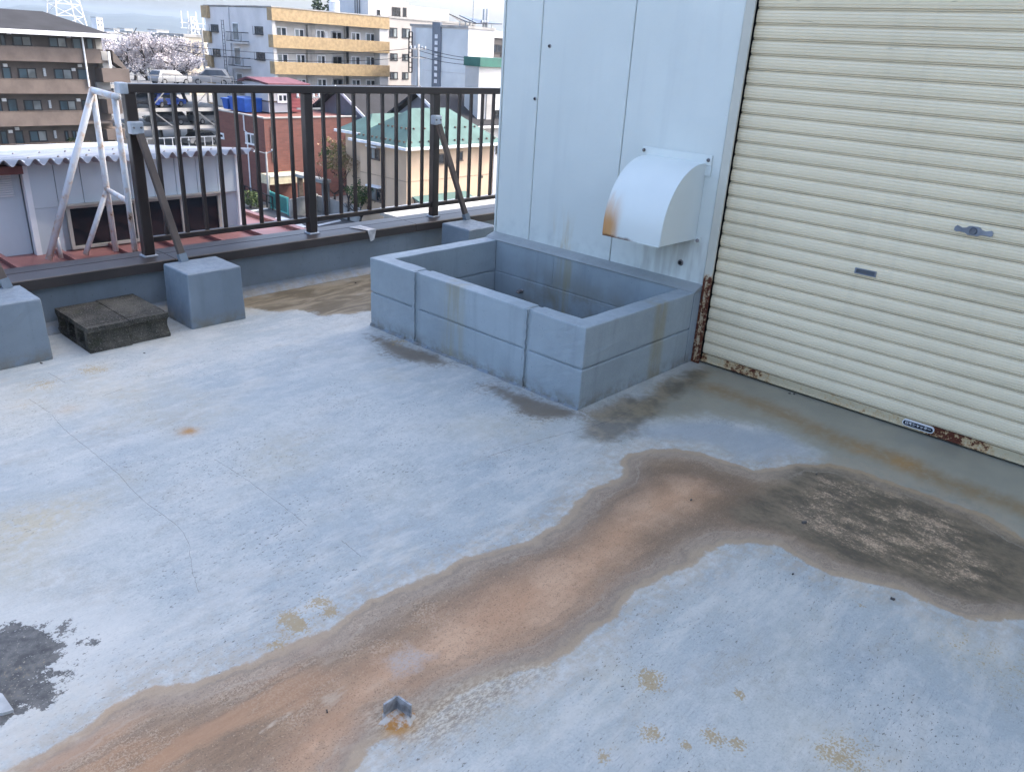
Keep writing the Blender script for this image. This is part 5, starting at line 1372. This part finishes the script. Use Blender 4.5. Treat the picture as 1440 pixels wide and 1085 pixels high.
def car(x, y, z, rz, col, label, suv=False):
    o = thing('parked_car', label, 'car', (x, y, z), 'cars parked around the car park')
    Rm = Matrix.Rotation(rz, 3, 'Z')
    key = 'car_%s' % str(col)
    if key not in M: M[key] = simple('car_paint_%d' % len(M), col, .25, .04, 1, 0, 0, 60, .6)
    L, Wd = 4.2, 1.7; hb = .95 if suv else .85; ht = 1.7 if suv else 1.42
    def prism_car(prof, w0, w1fn, mat, nm):
        m = MB(); n = len(prof)
        for s_ in (-1, 1):
            for a, b in prof:
                v = Rm @ Vector((a, s_*w1fn(b), 0)); m.v.append((x+v.x, y+v.y, z+b))
        m.f = [tuple(range(n)), tuple(range(2*n-1, n-1, -1))] + [(i, (i+1) % n, n+(i+1) % n, n+i) for i in range(n)]
        return m.build(nm, mat, o, bevel=.03, seg=2, smooth=True)
    wf = lambda b: Wd/2 - max(0, b-hb)*.32
    body = [(-2.1, .30), (2.05, .28), (2.12, .55), (2.0, .78), (1.15, hb), (-1.95, hb+.03), (-2.12, .62)]
    prism_car(body, 0, lambda b: Wd/2, M[key], 'body')
    cab = [(1.2, hb-.02), (.45, ht-.05), (.2, ht), (-1.3, ht), (-1.6, ht-.06), (-2.0, hb)]
    prism_car(cab, 0, wf, M[key], 'cabin')
    gl = [(1.0, hb+.05), (.42, ht-.14), (-1.25, ht-.12), (-1.7, hb+.08)]
    prism_car(gl, 0, lambda b: wf(b)+.02, M['glass_dark'], 'side_glass')
    for wn, gx0, gz0, gx1, gz1 in (('windscreen', 1.19, hb+.05, .52, ht-.10), ('rear_window', -1.98, hb+.08, -1.64, ht-.12)):
        q = []; m = MB()
        for s_, (ga, gb) in ((-1, (gx0, gz0)), (1, (gx0, gz0)), (1, (gx1, gz1)), (-1, (gx1, gz1))):
            v = Rm @ Vector((ga+(.03 if ga > 0 else -.03), s_*(wf(gb)-.1), 0)); q.append((x+v.x, y+v.y, z+gb+.02))
        m.v += q; m.f.append((0, 1, 2, 3)); m.build(wn, M['glass_dark'], o)
    for wx in (1.3, -1.35):
        for s_ in (-1, 1):
            a = Rm @ Vector((wx, s_*(Wd/2-.2), 0)); b = Rm @ Vector((wx, s_*(Wd/2+.02), 0))
            wl = MB().tube([(x+a.x, y+a.y, z+.31), (x+b.x, y+b.y, z+.31)], .31, 14).build('wheel', M['dark'], o)
            b2 = Rm @ Vector((wx, s_*(Wd/2+.03), 0)); MB().tube([(x+a.x, y+a.y, z+.31), (x+b2.x, y+b2.y, z+.31)], .18, 10).build('rim', STL, wl)
    for s_ in (-.6, .6):
        a = Rm @ Vector((2.08, s_, 0)); B(x+a.x-.1, x+a.x+.1, y+a.y-.1, y+a.y+.1, z+.6, z+.74).build('headlight', M['frame_white'], o)
    return o
def deckx(u, v): return ony(u, v, yP+2.2)[0]
car(deckx(241, 114), yP+2.4, zl[0], R(12), (.24, .245, .25), 'white car parked on top of the car park, left of the other white car')
car(deckx(298, 114), yP+2.4, zl[0], R(150), (.22, .225, .23), 'white hatchback on top of the car park beside the grey side wall', True)
car(deckx(233, 146), yP+2.2, zl[1], R(20), (.015, .06, .30), 'blue car on the middle deck of the car park')
car(deckx(205, 146), yP+2.4, zl[1], R(160), (.04, .04, .045), 'black car on the middle deck left of the blue car')
car(deckx(292, 172), yP+2.4, zl[2], R(15), (.20, .21, .22), 'grey car on the lower deck of the car park at right')
car(deckx(235, 176), yP+2.4, zl[2], R(165), (.03, .03, .035), 'black car on the lower deck of the car park')
p = onz(280, 203, ZG); car(p[0], p[1], ZG, R(200), (.24, .245, .25), 'white car on the ground in front of the car park')
p = onz(150, 208, ZG)
wl_ = MB().box(p[0]-6, p[0]+5, p[1], p[1]+.3, ZG, ZG+.9); tag(wl_.build('low_boundary_wall', WHT, None), 'low white boundary wall in front of the brown apartment block', 'wall')
p = onz(250, 203, ZG); fr = thing('white_fence', 'low white post and rail fence before the car park', 'fence', (p[0], p[1]-2, ZG))
m = MB(); m.box(p[0]-6, p[0]+4, p[1]-2, p[1]-1.94, ZG+.9, ZG+1.0); m.build('rail', M['frame_white'], fr)
fp_ = B(p[0]-6, p[0]-5.92, p[1]-2, p[1]-1.94, ZG, ZG+.9).build('post', M['frame_white'], fr)
for k in range(1, 12): dup_part(fp_, fr, (.9*k, 0, 0))

# ---- trees
def leaf_cloud(centers, n, size, mat, name, par_, rnd, flat=.5):
    c = np.array([a[:3] for a in centers]); r = np.array([a[3] for a in centers])
    w_ = r**2/np.sum(r**2); idx = rnd.choice(len(c), n, p=w_)
    d = rnd.normal(size=(n, 3)); d /= np.linalg.norm(d, axis=1)[:, None]
    P = c[idx]+d*(r[idx]*rnd.uniform(.25, 1, n)**.5)[:, None]*np.array([1, 1, flat+.25])
    a = rnd.normal(size=(n, 3)); a /= np.linalg.norm(a, axis=1)[:, None]
    b = np.cross(a, rnd.normal(size=(n, 3))); b /= np.linalg.norm(b, axis=1)[:, None]
    s_ = size*rnd.uniform(.5, 1.3, n)[:, None]
    V = np.stack([P-a*s_-b*s_*.6, P+a*s_-b*s_*.6, P+a*s_*.6+b*s_*.6, P-a*s_*.6+b*s_*.6], 1).reshape(-1, 3)-WL[par_.name]
    m = bpy.data.meshes.new(name); m.from_pydata(V.tolist(), [], np.arange(4*n).reshape(n, 4).tolist()); m.materials.append(mat)
    o = bpy.data.objects.new(name, m); COL.objects.link(o); o.parent = par_; WL[o.name] = WL[par_.name]
    return o
def branchy(base, h, spread, levels, rnd, r0):
    m = MB(); tips = []
    def grow(p, d, ln, r, lv):
        q = p+d*ln; mid = p+d*ln*.5+Vector(rnd.normal(size=3))*ln*.06
        m.tube([p, mid, q], [r, r*.85, r*.7], 6)
        tips.append((q.x, q.y, q.z, lv))
        if lv == 0: return
        for k in range(3 if lv > 1 else 3):
            nd = (d*.55+Vector((rnd.normal()*spread, rnd.normal()*spread, rnd.uniform(-.05, .55)))).normalized()
            grow(q, nd, ln*rnd.uniform(.62, .85), r*.62, lv-1)
    grow(Vector(base), Vector((.04, .02, 1)).normalized(), h*.28, r0, levels)
    return m, tips
BARK = simple('dark_bark', (.05, .04, .035), .9, .2, 4, 0, .5, 12)
def blossom_mat():
    t = NT('cherry_blossom'); c = t.mix(t.step(t.noise(.9, 4), .35, .65), (.44, .40, .41), (.62, .585, .59)); return t.out(c, .8, 0, .2)
BLO = blossom_mat()
rn = np.random.default_rng(11)
for u, D, h, lab in ((178, 108, 9.5, 'leftmost pale pink cherry tree in blossom behind the brown apartment block'), (215, 104, 10.0, 'tall pale cherry tree in blossom in the middle, behind the car park'), (258, 103, 8.5, 'rightmost pale cherry tree in blossom beside the grey side wall')):
    p = hp(u, 100, D); t_ = thing('cherry_tree', lab, 'tree', (p[0], p[1], ZG), 'cherry trees in blossom')
    zt = hp(u, 46 if u != 258 else 56, D)[2]; hh = zt-ZG
    m, tips = branchy((p[0], p[1], ZG), hh*1.22, .62, 4, rn, .35); m.build('trunk', BARK, t_)
    cs = [(a, b, min(cz, zt-.4-abs(a-p[0])*.12), .8) for a, b, cz, lv in tips if lv <= 1 and cz > ZG+2.5]
    leaf_cloud(cs, 9500, .085, BLO, 'crown', t_, rn)
LEAF = NT('dark_conifer_foliage'); LEAF.out(LEAF.mix(LEAF.step(LEAF.noise(1.5, 4), .35, .65), (.012, .03, .012), (.04, .07, .025)), .8)
LF2 = NT('shrub_foliage'); LF2.out(LF2.mix(LF2.step(LF2.noise(2.5, 4), .35, .65), (.025, .05, .012), (.09, .12, .03)), .8)
for u, vt, D, lab in ((447, -3, 130, 'dark conifer behind the yellow banded block, left of the water tank'), (470, -14, 134, 'taller dark conifer directly behind the water tank')):
    p = hp(u, 20, D); zt = hp(u, vt, D)[2]; t_ = thing('conifer_tree', lab, 'tree', (p[0], p[1], ZG), 'conifers behind the yellow block')
    MB().tube([(p[0], p[1], ZG), (p[0], p[1], zt)], [.4, .05], 8).build('trunk', BARK, t_)
    cs = []
    for k in range(42):
        f = k/41; z_ = zt-.3-f*9; rad = .35+f*3.2; a = k*2.4
        cs.append((p[0]+rad*.6*math.cos(a), p[1]+rad*.6*math.sin(a), z_, .5+rad*.35))
    leaf_cloud(cs, 5200, .16, LEAF.m, 'crown', t_, rn, .15)
def shrub(u, v, D, r_, n, mat, label, nm='garden_shrub', hgt=None, z=ZG):
    p = hp(u, v, D); t_ = thing(nm, label, 'shrub' if nm != 'garden_tree' else 'tree', (p[0], p[1], z))
    zc_ = p[2]
    m, tips = branchy((p[0], p[1], z), max(.8, (zc_-z)*1.3), .6, 3, rn, .09); m.build('trunk', BARK, t_)
    cs = [(p[0]+rn.normal()*r_*.55, p[1]+rn.normal()*r_*.55, zc_+rn.normal()*r_*.4, r_*.5) for k in range(14)]
    leaf_cloud(cs, n, .07, mat, 'crown', t_, rn)
    return t_
shrub(112, 204, 84, .9, 1800, LF2.m, 'clipped green shrub below the white ladder head, by the low white wall')
LF3 = NT('new_leaf_foliage'); LF3.out(LF3.mix(LF3.step(LF3.noise(3, 4), .3, .7), (.12, .13, .03), (.34, .20, .13)), .8)
shrub(488, 226, 56, 1.3, 1500, LF3.m, 'small garden tree with pinkish new leaves beside the beige house', 'garden_tree')
shrub(468, 222, 58, .9, 1200, LF2.m, 'yellow green shrub left of the pinkish garden tree')
shrub(507, 275, 53, .9, 1500, LF2.m, 'dark green shrub at the foot of the beige house')
shrub(352, 285, 60, .7, 900, LF2.m, 'low shrub behind the black roadside railing')

# ---- street furniture and yard
def pole(u, v0, v1, D, r_, lab, lamp=False):
    p = hp(u, (v0+v1)/2, D); zt = hp(u, v0, D)[2]
    o = thing('utility_pole' if not lamp else 'street_lamp', lab, 'pole' if not lamp else 'street lamp', (p[0], p[1], ZG))
    MB().tube([(p[0], p[1], ZG), (p[0], p[1], zt)], [r_*1.2, r_*.8], 10).build('pole', CONC, o, smooth=True)
    if lamp:
        MB().tube([(p[0], p[1], zt-.1), (p[0]-.5, p[1]+.3, zt+.05)], .04, 6).build('arm', STL, o); B(p[0]-.75, p[0]-.45, p[1]+.25, p[1]+.45, zt, zt+.12).build('lamp_head', M['frame_white'], o)
        B(p[0]+.35, p[0]+.65, p[1]-.3, p[1]-.1, zt+.1, zt+.2).build('lamp_head', M['frame_white'], o); MB().tube([(p[0], p[1], zt-.1), (p[0]+.5, p[1]-.2, zt+.12)], .04, 6).build('arm', STL, o)
    else:
        for dz in (.4, 1.1): B(p[0]-.9, p[0]+.9, p[1]-.06, p[1]+.06, zt-dz-.05, zt-dz+.05).build('cross_arm', STL, o)
        for dx in (-.8, -.4, .4, .8): MB().tube([(p[0]+dx, p[1], zt-.35), (p[0]+dx, p[1], zt-.15)], .06, 6).build('insulator', M['frame_white'], o)
    return p, zt
pA, zA = pole(437, 128, 300, 56, .16, 'thick concrete utility pole right behind the middle railing post')
pB, zB2 = pole(588, 62, 118, 74, .13, 'slim utility pole with cross arms in front of the pale blue block')
pole(376, 214, 275, 60, .08, 'twin headed street lamp in front of the red brick building', True)
pC, zC2 = pole(286, 40, 90, 140, .16, 'far utility pole between the cherry trees and the grey side wall')
def wire(a, b, sag, lab):
    m = MB(); pts = []
    for k in range(13):
        f = k/12; pts.append((a[0]+(b[0]-a[0])*f, a[1]+(b[1]-a[1])*f, a[2]+(b[2]-a[2])*f-sag*4*f*(1-f)))
    m.tube(pts, .022, 5); tag(m.build('power_line', M['dark']), lab, 'cable', 'overhead cables')
e_ = hp(700, 86, 66)
ords = ('topmost', 'upper', 'middle', 'lower', 'lowest')
for k in range(4):
    dz = (.2, .5, .95, 3.6)[k]; wire((pB[0], pB[1], zB2-dz), (e_[0]+3, e_[1]+2, hp(700, (83, 86, 90, 121)[k], 66)[2]), .35, '%s of the black cables running right from the slim utility pole' % ords[k if k < 3 else 4])
for k in range(3):
    dz = (.3, 1.0, 3.4)[k]; e2 = hp(440, (74, 82, 108)[k], 80); wire((pB[0], pB[1], zB2-dz), (e2[0]-10, e2[1]+6, e2[2]), .6, '%s of the black cables running left from the slim utility pole' % ('upper', 'middle', 'lowest')[k])
# turquoise gate
TUR = simple('turquoise_paint', (.10, .42, .36), .5, .08, 2); TUD = simple('turquoise_mesh', (.03, .17, .15), .6, .1, 2)
a, b = onz(381, 293, ZG), onz(406, 303, ZG); a = a+(0, 0, 0); gt = thing('turquoise_gate', 'small turquoise metal gate by the road beneath the brick building', 'gate', ((a[0]+b[0])/2, (a[1]+b[1])/2, ZG))
d = Vector((b[0]-a[0], b[1]-a[1], 0)); ht = 1.25
m = MB()
for f in (0, .48, 1):
    q = Vector((a[0], a[1], ZG))+d*f; m.box(q.x-.06, q.x+.06, q.y-.06, q.y+.06, ZG, ZG+ht)
for zz_ in (.1, ht-.06): m.bar((a[0], a[1], ZG+zz_), (b[0], b[1], ZG+zz_), .06, .09)
m.build('gate_frame', TUR, gt); MB().bar((a[0], a[1], ZG+ht/2), (b[0], b[1], ZG+ht/2), .02, ht-.25).build('gate_panel', TUD, gt)
# grey garden wall, carport, railing
BLKW = simple('grey_block_wall', (.26, .27, .26), .85, .12, 1.2, 0, .2, 10)
a, b = onz(408, 305, ZG), onz(447, 296, ZG); gw = MB().bar((a[0], a[1], ZG+.6), (b[0], b[1], ZG+.6), .15, 1.2); tag(gw.build('garden_wall', BLKW), 'grey block garden wall right of the turquoise gate', 'wall')
a, b = onz(447, 296, ZG), onz(520, 318, ZG); gw = MB().bar((a[0], a[1], ZG+.55), (b[0], b[1], ZG+.55), .15, 1.1); tag(gw.build('garden_wall', CONC), 'pale garden wall running down towards the beige house', 'wall')
cpt = thing('grey_carport', 'grey flat roofed lean-to left of the beige house', 'lean-to', (hp(470, 270, 58)[0], hp(470, 270, 58)[1], ZG))
q0, q1 = hp(441, 252, 58), hp(505, 252, 55)
B(q0[0], q1[0], q0[1]-1, q0[1]+2.5, q0[2]-.15, q0[2]+.05).build('roof', BLKW, cpt)
for xx in (q0[0]+.1, q1[0]-.2): B(xx, xx+.12, q0[1]-.9, q0[1]-.78, ZG, q0[2]-.15).build('post', STL, cpt)
B(q0[0]+.2, q1[0]-.2, q0[1]+2.2, q0[1]+2.4, ZG, q0[2]-.15).build('back_wall', M['strut'], cpt)
a, b = onz(338, 276, ZG), onz(384, 296, ZG); rl = thing('black_roadside_railing', 'low black railing along the road below the shed', 'railing', ((a[0]+b[0])/2, (a[1]+b[1])/2, ZG))
m = MB(); m.bar((a[0], a[1], ZG+.95), (b[0], b[1], ZG+.95), .06, .06); m.bar((a[0], a[1], ZG+.45), (b[0], b[1], ZG+.45), .05, .05); m.build('rail', M['dark'], rl)
for k in range(7):
    f = k/6; q = a+(b-a)*f; B(q[0]-.04, q[0]+.04, q[1]-.04, q[1]+.04, ZG, ZG+.95).build('post', M['dark'], rl)
a, b = onz(344, 322, ZG), onz(374, 334, ZG); pf = thing('picket_railing', 'dark picket railing with pale gaps beside the shed corner', 'railing', ((a[0]+b[0])/2, (a[1]+b[1])/2, ZG))
m = MB(); m.bar((a[0], a[1], ZG+1.15), (b[0], b[1], ZG+1.15), .08, .08); m.build('rail', M['dark'], pf)
for k in range(9):
    q = a+(b-a)*k/8; B(q[0]-.05, q[0]+.05, q[1]-.05, q[1]+.05, ZG+.1, ZG+1.15).build('picket', M['dark'], pf)
MB().bar((a[0]+.3, a[1]+.3, ZG+.3), (b[0]+.3, b[1]+.3, ZG+.3), .15, .6).build('kerb_wall', WHT, pf)
# pale low roof right under the railing
a, b = onz(545, 300, -4.0), onz(705, 276, -4.0)
lr = thing('pale_low_roof', 'pale flat roof edge just beyond the parapet coping, below the beige house', 'roof', (a[0]+3, a[1]-2, ZG))
B(a[0], a[0]+14, a[1]-3.5, a[1]+.2, ZG, -4.1).build('wall', CONC, lr); B(a[0]-.1, a[0]+14.1, a[1]-3.6, a[1]+.3, -4.1, -4.0).build('roof_slab', CONC, lr)
B(a[0]-.1, a[0]+14.1, a[1]+.1, a[1]+.3, -4.0, -3.85).build('roof_lip', M['frame_white'], lr)

# ---- far town
rr = random.Random(21)
far = [(160, 42, 8, 420, .62, 'tall'), (135, 25, 9, 700, .66, 't'), (186, 46, 40, 360, .60, ''), (220, 43, 17, 480, .64, ''), (205, 50, 28, 300, .58, ''), (243, 52, 16, 190, .30, 'w'), (259, 52, 31, 175, .50, 'c'), (150, 47, 30, 330, .5, ''), (175, 41, 12, 600, .58, ''), (283, 47, 10, 400, .55, '')]
descr = ['slim pale block left of the far town, nearest the brown roof', 'tall white chimney like tower rising over the far town', 'wide pale low block in the far town above the cherry trees', 'small bright block in the far town, centre of the skyline', 'pale block peeping over the middle cherry tree', 'grey block with windows left of the cream block', 'cream coloured block with dark windows beside the grey side wall', 'long low pale block right behind the brown apartment roof', 'tiny far block on the skyline above the left cherry tree', 'low far block next to the far utility pole']
for (u, v, wpx, D, al, k), lab in zip(far, descr):
    p = hp(u, v, D); q = ony(u+wpx, v, p[1]); dpt = 10
    o = thing('distant_building', lab, 'building', ((p[0]+q[0])/2, p[1]+5, ZG), 'distant buildings of the far town')
    mt = M.setdefault('far%.2f%s' % (al, k), simple('far_render_%d' % len(M), ((.56, .48, .36) if k == 'c' else (al, al, al*1.01)), .8, .05, .1))
    ztp = hp(u, v, D)[2]
    if k == 't': ztp = hp(u, 25, D)[2]
    B(p[0], q[0], p[1], p[1]+dpt, ZG, ztp).build('wall', mt, o)
    B(p[0]-.2, q[0]+.2, p[1]-.2, p[1]+dpt+.2, ztp, ztp+.5).build('roof_edge', CONC, o)
    nf = 3 if k in ('c', 'w') else 2; nc = 3 if k in ('c', 'w') else max(2, int(wpx/6))
    for i in range(nf):
        for j in range(nc):
            w0 = p[0]+(q[0]-p[0])*(j+.3)/nc; w1 = p[0]+(q[0]-p[0])*(j+.65)/nc; z_ = ztp-1.2-i*3
            B(w0, w1, p[1]-.06, p[1]-.01, z_-1.3, z_).build('window', M['glass_dark'], o)
# lattice pylons
def pylon(u, vt, vb, D, wd, lab, arms=False):
    p = hp(u, vb, D); zt = hp(u, vt, D)[2]; zb = ZG; m = MB()
    o = thing('lattice_pylon', lab, 'pylon', (p[0], p[1], ZG), 'lattice pylons on the skyline')
    n = 9; H_ = zt-zb
    def cor(f, i):
        w_ = wd*(1-.62*f); s_ = ((-1, -1), (1, -1), (1, 1), (-1, 1))[i]
        return (p[0]+s_[0]*w_/2, p[1]+s_[1]*w_/2, zb+H_*f)
    r_ = .0016*D*.28
    for i in range(4):
        m.bar(cor(0, i), cor(1, i), r_*2, r_*2)
        for k in range(n):
            m.bar(cor(k/n, i), cor((k+1)/n, (i+1) % 4), r_, r_); m.bar(cor((k+1)/n, i), cor((k+1)/n, (i+1) % 4), r_, r_)
    m.build('lattice', M['whitesteel'], o)
    if arms:
        a = MB()
        for f in (.78, .88): a.bar((p[0]-wd*.9, p[1], zb+H_*f), (p[0]+wd*.9, p[1], zb+H_*f), r_*2, r_*2)
        for dx in (-.8, -.3, .3, .8): a.bar((p[0]+wd*dx, p[1], zb+H_*.78), (p[0]+wd*dx, p[1], zb+H_*1.1), r_*2, r_*2)
        a.build('antenna_rack', M['whitesteel'], o)
M['whitesteel'] = simple('white_painted_steel', (.62, .62, .62), .5, .06, 1)
pylon(93, -45, 27, 240, 9.5, 'large white lattice pylon above the brown apartment roof')
pylon(272, 24, 45, 300, 4.5, 'small grey antenna tower above the cream block', True)

# ================================================================== air
hz_ = B(-3400, 3400, -3400, 3400, ZG-3, 62)
hm_ = bpy.data.materials.new('haze_air'); hm_.use_nodes = True
ht_ = hm_.node_tree; ht_.nodes.remove(ht_.nodes['Principled BSDF'])
pv = ht_.nodes.new('ShaderNodeVolumePrincipled'); pv.inputs['Density'].default_value = 1.7e-4
pv.inputs['Color'].default_value = (.66, .82, 1.0, 1); pv.inputs['Anisotropy'].default_value = .2
ht_.links.new(pv.outputs[0], ht_.nodes['Material Output'].inputs['Volume'])
ho_ = hz_.build('haze', hm_); ho_['kind'] = 'stuff'; ho_['label'] = 'thin pale haze over the town'; ho_['category'] = 'haze'
